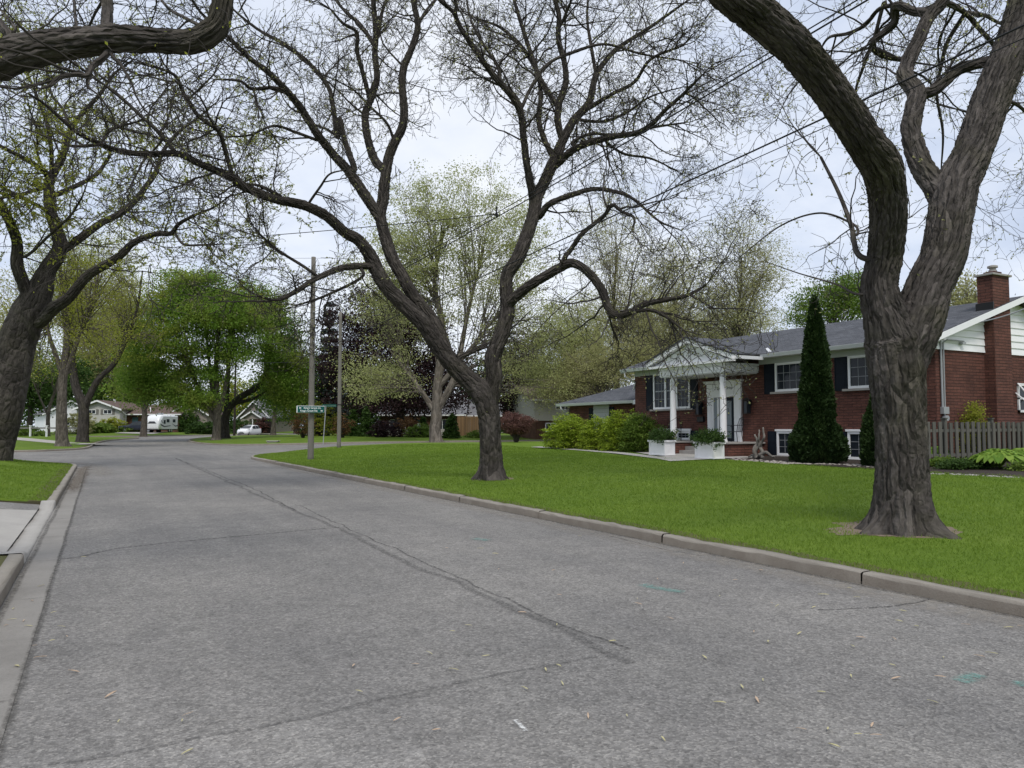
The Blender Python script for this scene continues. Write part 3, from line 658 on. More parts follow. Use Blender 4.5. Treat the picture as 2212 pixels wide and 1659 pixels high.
def bgtree(name, label, px, py, d, lobes, n, k, rc, ls, leafmat, bark=BARK_G, tw=20, seed=1, group=None, zmin=.28, twigs=0, stems=None, cat='tree', flat=0., br=.5, tmat=None, zb=None, asp=.42, shell=2.2):
    """tree with crown lobes given as pixel ellipses (cx, cy, rx, ry) at distance d; foot at (px, py)"""
    rg = np.random.default_rng(seed); s = d / F; b = atD(px, py, d); b[2] = ground_z(b)
    if zb is not None: b[2] = zb
    t = thing(name, label, cat, b, 0, group)
    vol = np.array([rx * rx * ry for _, _, rx, ry in lobes]) ** .8; pick = rg.choice(len(lobes), n, p=vol / vol.sum())
    u = unit(rg.normal(size=(n, 3))) * (rg.random(n) ** (1 / shell))[:, None]
    Lb = np.array(lobes, float)[pick]
    c0 = np.array([atD(x, y, d) for x, y, _, _ in lobes])[pick]
    C = c0 + RV * (u[:, :1] * Lb[:, 2:3] * s) + FV * (u[:, 1:2] * Lb[:, 2:3] * s * .85) + np.array([0, 0, 1.]) * (u[:, 2:] * Lb[:, 3:4] * s)
    C = C[C[:, 2] > b[2] + .15]
    top = max(atD(x, y - ry, d)[2] for x, y, rx, ry in lobes); H = top - b[2]
    acc = Acc(); stems = stems or [[(0, 0), (.15, .3), (-.1, .5), (.3, .72)]]          # (side shift m, height fraction)
    SP = []
    for i, st in enumerate(stems):
        r0 = tw * .5 * s * (1 if i == 0 else .75)
        A = np.array([np.r_[b + RV * q[0] + FV * (q[2] if len(q) > 2 else 0) + np.array([0, 0, q[1] * H]), max(.02, r0 * (1 - .85 * q[1] / max(.3, st[-1][1])))] for q in st])
        A[0, 2] -= .1; Cc = catmull(A, .3); limb(acc, Cc, 10, .02 if r0 > .25 else 0, seed + i, .45 if i == 0 else 0, .6, .6); SP.append(Cc)
    S = np.vstack(SP)
    # branches from the stems up to the clumps
    sub = C[rg.random(len(C)) < br]; hz = sub[:, 2] - b[2]
    want = b[2] + np.clip(hz * rg.uniform(.5, .92, len(sub)), zmin * H, .86 * H)
    dd = (S[None, :, 2] - want[:, None]) ** 2 + .25 * ((S[None, :, :2] - sub[:, None, :2]) ** 2).sum(2); j = dd.argmin(1)
    st = S[j, :3]; K = 6; tt = np.linspace(0, 1, K)[None, :, None]
    mid = st * .45 + sub * .55 + np.array([0, 0, .03]) * hz[:, None] + rg.normal(size=st.shape) * .4
    P = st[:, None] * (1 - tt) ** 2 + 2 * mid[:, None] * tt * (1 - tt) + sub[:, None] * tt ** 2
    R = np.clip(S[j, 3] * .4, .015, .012 + .035 * np.sqrt(tw * s))[:, None] * np.linspace(1, .3, K)[None]
    tubes(acc, P, R, 4)
    acc.obj('trunk', bark, t, True, True)
    if twigs:
        tacc = Acc(); p, d_, r = spawn(rg, P, R, twigs, .3, 1.)
        P2, R2 = grow(rg, p, d_, rg.uniform(.7, 2., len(p)), np.full(len(p), .011 + .00018 * d), 5, .18, .06, .4)
        tubes(tacc, P2, R2, 3); tacc.obj('branches', tmat or TWIG_L, t, False)
        C = np.vstack([C, P2[rg.random(len(P2)) < .6, -1]])
    lv = Acc(); m = len(C); kk = rg.poisson(k, m); ids = np.repeat(np.arange(m), kk)
    rcs = rc * rg.uniform(.6, 1.4, m)
    c = C[ids] + rg.normal(size=(len(ids), 3)) * rcs[ids][:, None] * np.array([1, 1, .5]) * .6
    c = c[c[:, 2] > b[2] + .05]
    leaves(rg, lv, c, ls, .25, flat, asp); lv.obj('leaves', leafmat, t, False, False, True)
    return t
# ------------------------------------------------------------------ red brick house
XW, Y0, Y1, XB = 23.5, 15.2, 30.85, 32.3; XR = 27.9; XE = 22.98
SL = (5.95 - 4.33) / (XR - XE)
def zroof(x): return 4.33 + (x - XE) * SL if x <= XR else 5.95 - (x - XR) * SL
hs = thing('brick_house', 'long red brick raised bungalow with white columned portico and charcoal roof', 'house', (XW, 23, .35))
def hp(mb, name, m, parent=None, **k):               # part in world coordinates, shifted to the house origin
    off = np.array(hs.location) if parent is None else np.array(hs.location)
    mb.V = [tuple(np.array(v) - off) for v in mb.V]; return mb.build(name, m, parent or hs, **k)
m = MB()
m.poly([(XW, Y0, .2), (XW, Y1, .2), (XW, Y1, 4.36), (XW, Y0, 4.36)])
m.poly([(XW, Y0, .2), (XB, Y0, .2), (XB, Y0, 4.03), (XW, Y0, 4.03)])
m.poly([(XW, Y1, .2), (XB, Y1, .2), (XB, Y1, 4.36), (XR, Y1, 5.9), (XW, Y1, 4.36)]); m.poly([(XB, Y0, .2), (XB, Y1, .2), (XB, Y1, 4.36), (XB, Y0, 4.36)])
hp(m, 'wall', BRICK)
# siding in the near gable, real laps
m = MB(); z = 4.03
while z < 5.87:
    z2 = min(z + .235, 5.88)
    def xr(zz): return max(XW + .02, XE + (zz - 4.33) / SL + .1), min(XB, XR + (5.95 - zz) / SL - .1)
    a0, a1 = xr(z); b0, b1 = xr(z2)
    if b1 - b0 > .1: m.hexa([(a0, Y0 - .045, z), (a1, Y0 - .045, z), (b1, Y0 - .012, z2), (b0, Y0 - .012, z2)], [(a0, Y0 + .02, z), (a1, Y0 + .02, z), (b1, Y0 + .02, z2), (b0, Y0 + .02, z2)])
    z = z2
hp(m, 'gable_siding', WHITE)
# roof
m = MB(); YA, YB = Y0 - .38, Y1 + .42; tk = .10
m.hexa([(XE, YA, 4.33), (XE, YB, 4.33), (XR, YB, 5.95), (XR, YA, 5.95)], [(XE, YA, 4.33 + tk), (XE, YB, 4.33 + tk), (XR, YB, 5.95 + tk), (XR, YA, 5.95 + tk)])
m.hexa([(XR, YA, 5.948), (XR, YB, 5.948), (XB + .52, YB, 4.33), (XB + .52, YA, 4.33)], [(XR, YA, 5.948 + tk), (XR, YB, 5.948 + tk), (XB + .52, YB, 4.33 + tk), (XB + .52, YA, 4.33 + tk)])
roof = hp(m, 'roof', SHING)
m = MB()
for y in (YA - .022, YB + .002):                      # white rake boards
    m = MB()
    m.hexa([(XE - .02, y, 4.2), (XE - .02, y + .02, 4.2), (XR, y + .02, 5.82), (XR, y, 5.82)], [(XE - .02, y, 4.40), (XE - .02, y + .02, 4.40), (XR, y + .02, 6.02), (XR, y, 6.02)])
    m.hexa([(XB + .54, y, 4.2), (XB + .54, y + .02, 4.2), (XR + .001, y + .02, 5.82), (XR + .001, y, 5.82)], [(XB + .54, y, 4.40), (XB + .54, y + .02, 4.40), (XR + .001, y + .02, 6.02), (XR + .001, y, 6.02)])
    hp(m, 'rake_board', WHITE, roof)
m = MB().box(XE + .02, XW - .002, YA, YB, 4.29, 4.325); m.hexa([(XW, YA, 4.36), (XW, Y0 - .05, 4.36), (XR, Y0 - .05, 5.83), (XR, YA, 5.83)], [(XW, YA, 4.39), (XW, Y0 - .05, 4.39), (XR, Y0 - .05, 5.86), (XR, YA, 5.86)])
hp(m, 'soffit', SOFFIT)
hp(MB().box(XW - .03, XW - .002, Y0, 22.64, 4.06, 4.288), 'frieze_board', FRIEZE); hp(MB().box(XW - .03, XW - .002, 26.68, Y1, 4.06, 4.288), 'frieze_board', FRIEZE)
def gutter(mb, x, ya, yb, z):
    mb.prism([(x, ya, z - .13), (x - .07, ya, z - .13), (x - .12, ya, z), (x - .12, ya, z + .012), (x - .10, ya, z + .012), (x - .10, ya, z - .01), (x, ya, z - .01)], (0, yb - ya, 0)); return mb
hp(gutter(MB(), XE, YA, 22.0, 4.40), 'gutter', GUTTER); hp(gutter(MB(), XE, 27.4, YB, 4.40), 'gutter', GUTTER)
m = MB().tube([(XE - .05, YB - .35, 4.28), (XE - .05, YB - .35, 4.05), (XW - .06, Y1 - .1, 3.75), (XW - .06, Y1 + .06, 3.4)], .04, 8); hp(m, 'downspout', GUTTER)
# chimney
ch = hp(MB().box(26.15, 27.11, Y0 - .36, Y0 + .16, .2, 6.62), 'chimney', BRICK, roof)
hp(MB().box(26.08, 27.18, Y0 - .43, Y0 + .23, 6.62, 6.69), 'chimney_cap', STONE, roof, bevel=.01)
hp(MB().box(26.42, 26.86, Y0 - .27, Y0 + .09, 6.69, 6.79), 'chimney_top_course', BRICK, roof)
hp(MB().lathe((26.64, Y0 - .1, 6.79), [(.13, 0), (.13, .07), (.10, .07), (.10, .15), (.16, .15), (.16, .21), (.08, .24)], 14), 'flue', STONE, roof)
m = MB().hexa([(26.10, Y0 - .382, 5.36), (26.10, Y0 + .2, 5.36), (26.10, Y0 + .2, 5.70), (26.10, Y0 - .382, 5.70)], [(26.149, Y0 - .382, 5.36), (26.149, Y0 + .2, 5.36), (26.149, Y0 + .2, 5.72), (26.149, Y0 - .382, 5.72)])
hp(m, 'chimney_flashing', BLACKM, roof)

MUNT = M('muntin_paint', (.26, .27, .28), .5)
def window(x, ya, yb, za, zb, units=1, cols=3, rows=4, sill=True, fr=.09, sash=True, head=0.):
    """window in a wall facing -X; ya<yb"""
    m = MB(); xo = x - .05
    m.box(xo, x + .06, ya, ya + fr, za, zb); m.box(xo, x + .06, yb - fr, yb, za, zb); m.box(xo, x + .06, ya + fr, yb - fr, zb - fr, zb); m.box(xo, x + .06, ya + fr, yb - fr, za, za + fr)
    W = (yb - ya - 2 * fr) / units
    for i in range(1, units): m.box(xo - .004, x + .05, ya + fr + W * i - .055, ya + fr + W * i + .055, za + fr, zb - fr)
    if head: m.box(xo - .03, x + .05, ya - .06, yb + .06, zb, zb + head)
    win = hp(m, 'window', WHITE, bevel=.006)
    off = hs.location
    hp(MB().box(x - .006, x + .004, ya + fr * .5, yb - fr * .5, za + fr * .5, zb - fr * .5), 'pane', GLASS, win)
    m = MB()
    for i in range(units):
        a = ya + fr + W * i + (.05 if i else .02); b = ya + fr + W * (i + 1) - (.05 if i < units - 1 else .02)
        for c in range(1, cols): y = a + (b - a) * c / cols; m.box(x - .016, x - .007, y - .009, y + .009, za + fr, zb - fr)
        for r in range(1, rows):
            z = za + fr + (zb - za - 2 * fr) * r / rows; hw = .028 if (sash and r * 2 == rows) else .009
            m.box(x - .019 - hw * .3, x - .0165, a, b, z - hw, z + hw)
    hp(m, 'muntins', MUNT, win)
    if sill: hp(MB().box(x - .10, x + .02, ya - .22, yb + .22, za - .085, za - .003), 'sill', STONE, win, bevel=.008)
    return win
def shutter(x, ya, yb, za, zb):
    m = MB().box(x - .035, x - .003, ya, yb, za, zb); f = .055; zm = (za + zb) / 2
    for a, b in ((za + .07, zm - .03), (zm + .03, zb - .07)):
        m.box(x - .048, x - .034, ya + f, yb - f, a, b); m.box(x - .054, x - .047, ya + f + .05, yb - f - .05, a + .05, b - .05)
    m.box(x - .05, x - .034, ya, ya + f * .7, za, zb); m.box(x - .05, x - .034, yb - f * .7, yb, za, zb)
    hp(m, 'shutter', NAVY, bevel=.004)
window(XW, 26.78, 29.38, 2.40, 4.10, 3, 3, 4); shutter(XW, 29.42, 29.92, 2.36, 4.05); shutter(XW, 26.28, 26.74, 2.36, 4.05)
window(XW, 20.35, 21.80, 2.93, 4.06, 1, 4, 3, sash=False); shutter(XW, 21.83, 22.36, 2.86, 4.05); shutter(XW, 19.8, 20.3, 2.86, 4.05)
window(XW, 16.35, 18.44, 2.90, 4.06, 2, 3, 3, sash=False); shutter(XW, 18.47, 19.0, 2.84, 4.05); shutter(XW, 15.75, 16.3, 2.84, 4.05)
window(XW, 20.45, 21.77, .44, 1.38, 1, 4, 3, sash=False, head=.08); shutter(XW, 21.82, 22.22, .42, 1.38); shutter(XW, 19.95, 20.4, .42, 1.38)
window(XW, 17.0, 18.52, .40, 1.38, 1, 4, 3, sash=False, head=.08); shutter(XW, 18.57, 19.0, .36, 1.38)
window(XW, 26.80, 29.3, .98, 1.36, 3, 3, 2, sash=False, head=.12); shutter(XW, 26.3, 26.74, .9, 1.40)

# doorway
ya, yb = 23.62, 25.62
m = MB().box(XW - .08, XW + .05, ya, ya + .27, .93, 2.98).box(XW - .08, XW + .05, yb - .27, yb, .93, 2.98)
m.box(XW - .10, XW + .05, ya - .03, yb + .03, 2.98, 3.06).box(XW - .09, XW + .05, ya - .01, yb + .01, 3.06, 3.40)
m.box(XW - .13, XW + .05, ya - .06, yb + .06, 3.40, 3.44).box(XW - .17, XW + .05, ya - .11, yb + .11, 3.44, 3.50).box(XW - .20, XW + .05, ya - .14, yb + .14, 3.50, 3.53)
for y in (ya + .05, yb - .22): m.box(XW - .092, XW - .078, y, y + .17, 1.15, 2.85)
m.box(XW - .06, XW + .05, ya + .27, ya + .37, .93, 2.98).box(XW - .06, XW + .05, yb - .37, yb - .27, .93, 2.98).box(XW - .06, XW + .05, ya + .37, yb - .37, 2.82, 2.98)
ds = hp(m, 'door_surround', WHITE, bevel=.006)
text('lettering', '2 Grant Drive', .19, BLACKM, np.array((XW - .094, 24.62, 3.20)) - np.array(hs.location), (math.pi / 2, 0, -math.pi / 2), ds, .35, .003)
dr = hp(MB().box(XW - .03, XW + .02, 24.05, 24.92, .95, 2.80), 'door', NAVY)
hp(MB().box(XW - .036, XW - .029, 24.2, 24.80, 1.08, 2.66), 'door_pane', FROST, dr); hp(MB().box(XW - .09, XW - .03, 24.84, 24.87, 1.75, 1.98), 'handle', GREYM, dr)
hp(MB().box(XW - .055, XW + .02, 24.93, 25.03, .95, 2.80).box(XW - .055, XW + .02, 23.99, 24.04, .95, 2.80), 'door_jamb', WHITE)
hp(MB().box(XW - .02, XW, 25.03, 25.25, .95, 2.80), 'sidelight', FROST)
for y in (23.15, 26.02):
    m = MB().box(XW - .05, XW - .002, y - .06, y + .06, 2.42, 2.62)
    for a in (-.105, .09):
        for b in (-.31, -.115): m.box(XW + b, XW + b + .018, y + a, y + a + .018, 2.12, 2.62)
    m.box(XW - .32, XW - .09, y - .115, y + .115, 2.09, 2.12); m.hexa([(XW - .34, y - .14, 2.62), (XW - .07, y - .14, 2.62), (XW - .07, y + .14, 2.62), (XW - .34, y + .14, 2.62)], [(XW - .24, y - .04, 2.74), (XW - .17, y - .04, 2.74), (XW - .17, y + .04, 2.74), (XW - .24, y + .04, 2.74)]); m.box(XW - .2, XW - .04, y - .012, y + .012, 2.62, 2.68)
    la = hp(m, 'wall_lantern', BLACKM); hp(MB().box(XW - .29, XW - .115, y - .085, y + .085, 2.125, 2.6), 'lantern_glass', GLASS, la)
hp(MB().box(XW - .12, XW - .002, 25.85, 26.25, 1.78, 1.98).box(XW - .13, XW - .002, 25.84, 26.26, 1.98, 2.01), 'mailbox', BLACKM, bevel=.01)

# portico
xp, pa, pb = 21.66, 22.66, 26.68
m = MB().box(xp, XW - .031, pa, pb, 3.74, 3.78).box(xp + .03, XW - .032, pa + .03, pb - .03, 3.78, 4.0).box(xp - .03, XW - .031, pa - .03, pb + .03, 4.0, 4.10)
n = 19
for i in range(n):                                          # tooth blocks
    y = pa + .08 + (pb - pa - .16) * i / (n - 1); m.box(xp - .012, xp + .028, y - .055, y + .055, 3.80, 3.97)
for i in range(8): x = xp + .15 + i * .23; m.box(x - .055, x + .055, pa - .012, pa + .028, 3.80, 3.97)
hp(m, 'entablature', WHITE)
yc, ye, za, zr = 24.68, 2.62, 4.20, 5.08; sl = (zr - za) / ye; xf = 21.42
m = MB().poly([(xf + .2, yc - ye + .2, 4.16), (xf + .2, yc + ye - .2, 4.16), (xf + .2, yc, zr - .05)])
z = 4.24
hp(m, 'pediment_panel', SIDE_W)
m = MB().box(xf + .02, xf + .24, yc - ye, yc + ye, 4.10, 4.20)
for s in (-1, 1):
    a, b = yc + s * (ye + .02), yc
    m.hexa([(xf, a, za - .02), (xf + .26, a, za - .02), (xf + .26, b, zr - .02), (xf, b, zr - .02)], [(xf, a, za + .16), (xf + .26, a, za + .16), (xf + .26, b, zr + .16), (xf, b, zr + .16)])
hp(m, 'pediment_trim', WHITE)
m = MB(); xend = XE + (zr - 4.33) / SL + .4
for s in (-1, 1):
    a, b = yc + s * (ye + .06), yc
    m.hexa([(xf - .03, a, za + .165), (XE + .25, a, za + .165), (xend, b, zr + .165), (xf - .03, b, zr + .165)], [(xf - .03, a, za + .225), (XE + .25, a, za + .225), (xend, b, zr + .225), (xf - .03, b, zr + .225)])
hp(m, 'portico_roof', SHING)
for s in (-1, 1):
    y = yc + s * (ye + .12); hp(MB().box(xf + .2, XE - .02, y - .06, y + .06, 4.18, 4.31), 'portico_gutter', GUTTER)
hp(MB().box(xp + .02, XW - .04, pa + .05, pb - .05, 3.70, 3.74), 'portico_ceiling', SOFFIT)
hp(MB().hexa([(23.12, 21.78, 4.45), (23.22, 21.72, 4.48), (23.98, 22.62, 4.73), (23.88, 22.68, 4.70)], [(23.12, 21.78, 4.50), (23.22, 21.72, 4.53), (23.98, 22.62, 4.78), (23.88, 22.68, 4.75)]), 'roof_flashing', GUTTER)
for y in (22.98, 26.0):
    prof = [(.155, 0), (.155, .06), (.14, .08), (.135, .12), (.133, .9), (.118, 2.42), (.128, 2.43), (.128, 2.47), (.116, 2.48), (.116, 2.70), (.145, 2.74), (.145, 2.79)]
    hp(MB().lathe((xp + .18, y, .95), prof, 20), 'column', WHITE, smooth=False)
# raised porch with low brick walls, steps between
hp(MB().box(21.55, XW - .01, 22.45, 24.15, .2, .88).box(21.55, XW - .01, 25.75, 27.0, .2, .88).box(22.6, XW - .01, 24.15, 25.75, .2, .88), 'porch_base', BRICK)
hp(MB().box(21.48, XW - .012, 22.38, 24.2, .88, .95).box(21.48, XW - .012, 25.7, 27.08, .88, .95).box(22.55, XW - .012, 24.2, 25.7, .88, .95), 'porch_cap', STONE, bevel=.01)
hp(MB().box(22.25, 22.6, 24.16, 25.74, .3, .73).box(21.92, 22.25, 24.16, 25.74, .3, .56), 'step', STONE)

# gable side: conduits, meter, lamp arm, open awning window
yg = Y0 - .002
hp(MB().tube([(23.72, yg - .05, 4.30), (23.72, yg - .05, 2.1)], .035, 8).tube([(24.85, yg - .12, 4.34), (23.95, yg - .12, 4.34), (23.84, yg - .06, 4.25), (23.84, yg - .05, 2.1)], .026, 8).box(24.72, 24.9, yg - .16, yg - .02, 4.24, 4.31), 'conduit', GREYM)
hp(MB().box(23.66, 23.94, yg - .13, yg, 1.95, 2.18), 'meter_box', GREYM, bevel=.01)
hp(MB().tube([(23.8, yg - .02, 1.82), (23.8, yg - .16, 1.82)], .09, 14).tube([(23.8, yg - .06, 1.95), (23.8, yg - .06, 1.5)], .03, 8), 'meter', GREYM)
m = MB(); a, b, z0, z1 = 28.0, 29.1, 2.05, 3.05
for bx in ((a, a + .08, z0, z1), (b - .08, b, z0, z1), (a, b, z0, z0 + .08), (a, b, z1 - .08, z1), (a, b, 2.5, 2.56)): m.box(bx[0], bx[1], yg - .05, yg + .02, bx[2], bx[3])
sw = hp(m, 'window', WHITE); hp(MB().box(a + .05, b - .05, yg - .012, yg - .004, z0 + .05, z1 - .05), 'pane', GLASS, sw)
hp(MB().tube([(28.0, yg - .03, 3.05), (28.02, yg - .75, 2.15)], .028, 6).tube([(27.88, yg - .02, 2.72), (27.95, yg - .8, 1.95)], .022, 6).tube([(28.0, yg - .03, 3.03), (29.1, yg - .03, 3.03), (29.1, yg - .75, 2.15), (28.02, yg - .75, 2.15)], .03, 6), 'awning_frame', WHITE, sw)
hp(MB().box(26.9, 29.5, yg - .5, yg - .3, 1.55, 1.62), 'ledge', FENCE_M)

# garage wing, set back
X2, WA, WB, XE2 = 24.6, Y1, 38.6, 24.05
m = MB().poly([(X2, WA, .2), (X2, WB, .2), (X2, WB, 2.86), (X2, WA, 2.86)]).poly([(X2, WB, .2), (X2 + 7, WB, .2), (X2 + 7, WB, 2.86), (X2, WB, 2.86)]); hp(m, 'wing_wall', BRICK)
yh = WB + .55; rid = (28.3, 33.6); zr2 = 4.42
m = MB()
def slab(a, b, c, d): m.hexa([a, b, c, d], [(q[0], q[1], q[2] + .1) for q in (a, b, c, d)])
slab((XE2, WA + .003, 2.86), (XE2, yh, 2.86), (rid[0], rid[1], zr2), (rid[0], WA + .003, zr2)); slab((XE2, yh, 2.858), (32.5, yh, 2.858), (rid[0] + .02, rid[1] + .01, zr2 - .002), (rid[0], rid[1], zr2 - .002))
slab((rid[0], WA + .003, zr2 - .004), (rid[0], rid[1], zr2 - .004), (32.5, yh, 2.856), (32.5, WA + .003, 2.856))
hp(m, 'wing_roof', SHING)
hp(gutter(MB(), XE2, WA + .8, yh, 2.92).box(XE2 + .02, X2 - .002, WA + .01, yh, 2.80, 2.855), 'wing_gutter', GUTTER)
hp(MB().hexa([(XE2 - .1, WA + .004, 2.72), (XE2 - .1, WA + .8, 2.72), (XE2 - .1, WA + .8, 2.92), (XE2 - .1, WA + .004, 2.92)], [(X2, WA + .004, 2.72), (X2, WA + .8, 2.72), (X2, WA + .8, 3.1), (X2, WA + .004, 3.1)]), 'wing_eave_return', GUTTER)
hp(MB().tube([(XE2 - .05, yh - .5, 2.8), (XE2 - .05, yh - .5, 2.66), (X2 - .06, WB - .15, 2.2), (X2 - .06, WB - .1, .5)], .045, 8), 'wing_downspout', GUTTER)
m = MB(); z = 1.15
while z < 2.62: m.hexa([(X2 - .06, 34.6, z), (X2 - .06, 36.1, z), (X2 - .02, 36.1, z + .2), (X2 - .02, 34.6, z + .2)], [(X2, 34.6, z), (X2, 36.1, z), (X2, 36.1, z + .2), (X2, 34.6, z + .2)]); z += .205
hp(m, 'louvre_panel', FRIEZE); shutter(X2, 34.15, 34.57, 1.1, 2.66); shutter(X2, 36.13, 36.55, 1.1, 2.66)

# ------------------------------------------------------------------ things at the front of the house
def planter(px, py, label, seed):
    c = onZ(px, py, .42); z = zR1(c[0] + .3, c[1] + .3) + .037
    t = thing('planter', label, 'planter', (c[0], c[1], z), 0, 'white planters by the steps')
    a, h = (.54, 1.0), .60; b = a[1]; m = MB().box(.03, a[0] - .03, .03, b - .03, .02, h - .06)
    m.box(0, a[0], 0, b, 0, .05).box(-.03, a[0] + .03, -.03, b + .03, h - .07, h)
    for x in (0.01, a[0] - .08):
        for y in (0.01, b - .08): m.box(x, x + .07, y, y + .07, .05, h - .07)
    m.build('box', WHITE, t, bevel=.008)
    rg = np.random.default_rng(seed); ac = Acc(); tw = Acc()
    p = np.repeat([[a[0] / 2, b / 2, h - .05]], 130, 0) + rg.uniform(-1, 1, (130, 3)) * [.2, .4, 0]; d = rg.normal(size=(130, 3)); d[:, 2] = np.abs(d[:, 2]) + .7
    P, R = grow(rg, p, d, rg.uniform(.28, .60, 130), np.full(130, .006), 6, .15, -.1, .5); tubes(tw, P, R, 3)
    c = np.repeat(P[:, 1:].reshape(-1, 3), 9, 0); c = c + rg.normal(size=c.shape) * .035; leaves(rg, ac, c, .07, -.3, 0, .28)
    o = tw.obj('stems', TWIG, None); o.parent = t; o = ac.obj('foliage', L_DARK, None, False, False, True); o.parent = t
    return t
planter(1436, 985, 'white square planter with dark evergreen, left of the steps beside lime shrubs', 1); planter(1541.5, 991, 'white square planter with bushy evergreen in front of the right porch column', 2)

def chair(x, y, z, rz, label):
    t = thing('patio_chair', label, 'chair', (x, y, z), rz, 'black metal porch chairs')
    MB().box(-.24, .24, -.24, .24, .40, .425).build('seat', BLACKM, t)
    m = MB().tube([(-.22, .24, .42), (-.24, .30, .7), (-.2, .36, .93), (0, .38, .98), (.2, .36, .93), (.24, .30, .7), (.22, .24, .42)], .014, 6)
    for u in (-.12, -.04, .04, .12): m.tube([(u, .24, .42), (u, .30, .7), (u * .9, .37, .95)], .008, 5)
    m.build('backrest', BLACKM, t)
    for s in (-1, 1):
        MB().tube([(s * .24, .28, .66), (s * .27, .05, .67), (s * .28, -.2, .66), (s * .29, -.28, .61)], .013, 6).build('armrest', BLACKM, t)
        MB().tube([(s * .28, -.22, .655), (s * .26, -.2, .4), (s * .27, -.25, 0)], .013, 6).build('leg', BLACKM, t); MB().tube([(s * .22, .22, .41), (s * .24, .28, 0)], .013, 6).build('leg', BLACKM, t)
chair(22.35, 22.95, .95, math.radians(200), 'black metal armchair on the porch right of the door'); chair(22.3, 26.45, .95, math.radians(-40), 'black metal armchair on the porch left of the steps under window')

rg = np.random.default_rng(8); b = onZ(1640, 990, .42)
m = MB()
def gn(pts, r0, r1): C = catmull(np.array(pts), .06); C[:, :3] += np.array([[mnoise.noise(Vector((p[0] * 6 + k, p[1] * 5, p[2] * 6))) * .05 for k in (0, 9, 17)] for p in C]); m.tube(C[:, :3], np.linspace(r0, r1, len(C)), 8)
for pts, r0, r1 in [([(0, .1, 0), (-.05, .15, .3), (.02, .1, .6), (0, .2, .85)], .09, .03), ([(0, -.2, 0), (.05, -.1, .25), (0, .02, .5), (-.05, -.08, .8), (0, -.02, 1.02)], .08, .02),
                    ([(0, .25, .02), (0, .1, .3), (.02, -.1, .55), (0, -.25, .8), (.0, -.2, 1.1)], .07, .03), ([(0, -.05, .1), (0, -.35, .2), (.05, -.55, .08), (0, -.75, .03)], .08, .02), ([(.1, .1, 0), (.05, -.05, .4), (.08, .08, .75)], .06, .02), ([(0, .1, .05), (0, .4, .1), (0, .55, .03)], .07, .02)]: gn(pts, r0, r1)
dw = m.build('driftwood', DRIFT, None, smooth=True); dw.location = b; tag(dw, 'gnarled grey driftwood stump standing beside the porch wall', 'driftwood')

def rocks(name, pts, n, s0, s1, seed, m_, spread=.3):
    rg = np.random.default_rng(seed); V = []; Q = []; T = []; nv = 0
    P = np.array([onZ(x, y, .41) for x, y in pts]); t = rg.uniform(0, len(P) - 1, n); k = t.astype(int); f = (t - k)[:, None]; C = P[k] * (1 - f) + P[np.minimum(k + 1, len(P) - 1)] * f
    C[:, :2] += rg.uniform(-spread, spread, (n, 2)); C[:, 2] = Z_R1(C[:, :2])
    sp = np.array([(math.cos(a) * math.cos(e), math.sin(a) * math.cos(e), math.sin(e)) for e in (-.9, -.1, .6) for a in np.arange(6) * 1.047] + [(0, 0, 1)])
    for c in C:
        s = rg.uniform(s0, s1) * np.array([rg.uniform(.7, 1.5), rg.uniform(.7, 1.5), .6]); V.append(c + sp * s * rg.uniform(.8, 1.2, (len(sp), 1)))
        Q += [(nv + r * 6 + i, nv + r * 6 + (i + 1) % 6, nv + r * 6 + 6 + (i + 1) % 6, nv + r * 6 + 6 + i) for r in (0, 1) for i in range(6)]; T += [(nv + 12 + i, nv + 12 + (i + 1) % 6, nv + 18) for i in range(6)]; nv += len(sp)
    return raw(name, np.vstack(V), Q, T, m_)
stuff(tag(rocks('river_stones', [(1575, 988), (1625, 993), (1690, 998), (1700, 1000), (1830, 1003), (1890, 1007)], 420, .03, .07, 4, M('river_stone', (.30, .27, .24), .8, var=.4, scale=1.5), .38), 'pale river stones strewn along the foot of the brick wall', 'stones'))
stuff(tag(rocks('edging_stones', [(2010, 1021), (2080, 1023), (2130, 1026), (2212, 1030)], 60, .03, .06, 5, STONE, .1), 'small pale stones edging the bed in front of the fence', 'stones'))
struct(sheet('planting_bed', [onZ(x, y, .4)[:2] for x, y in [(1570, 990), (1640, 996), (1720, 1003), (1850, 1010), (1980, 1018), (2120, 1026), (2300, 1034)]] + [(27.5, 14.4), (23.3, 14.6), (23.4, 22.4)], lambda XY: Z_R1(XY) + .02, M('mulch', (.035, .026, .02), .95, var=.5, scale=14, bump=.8), .5))

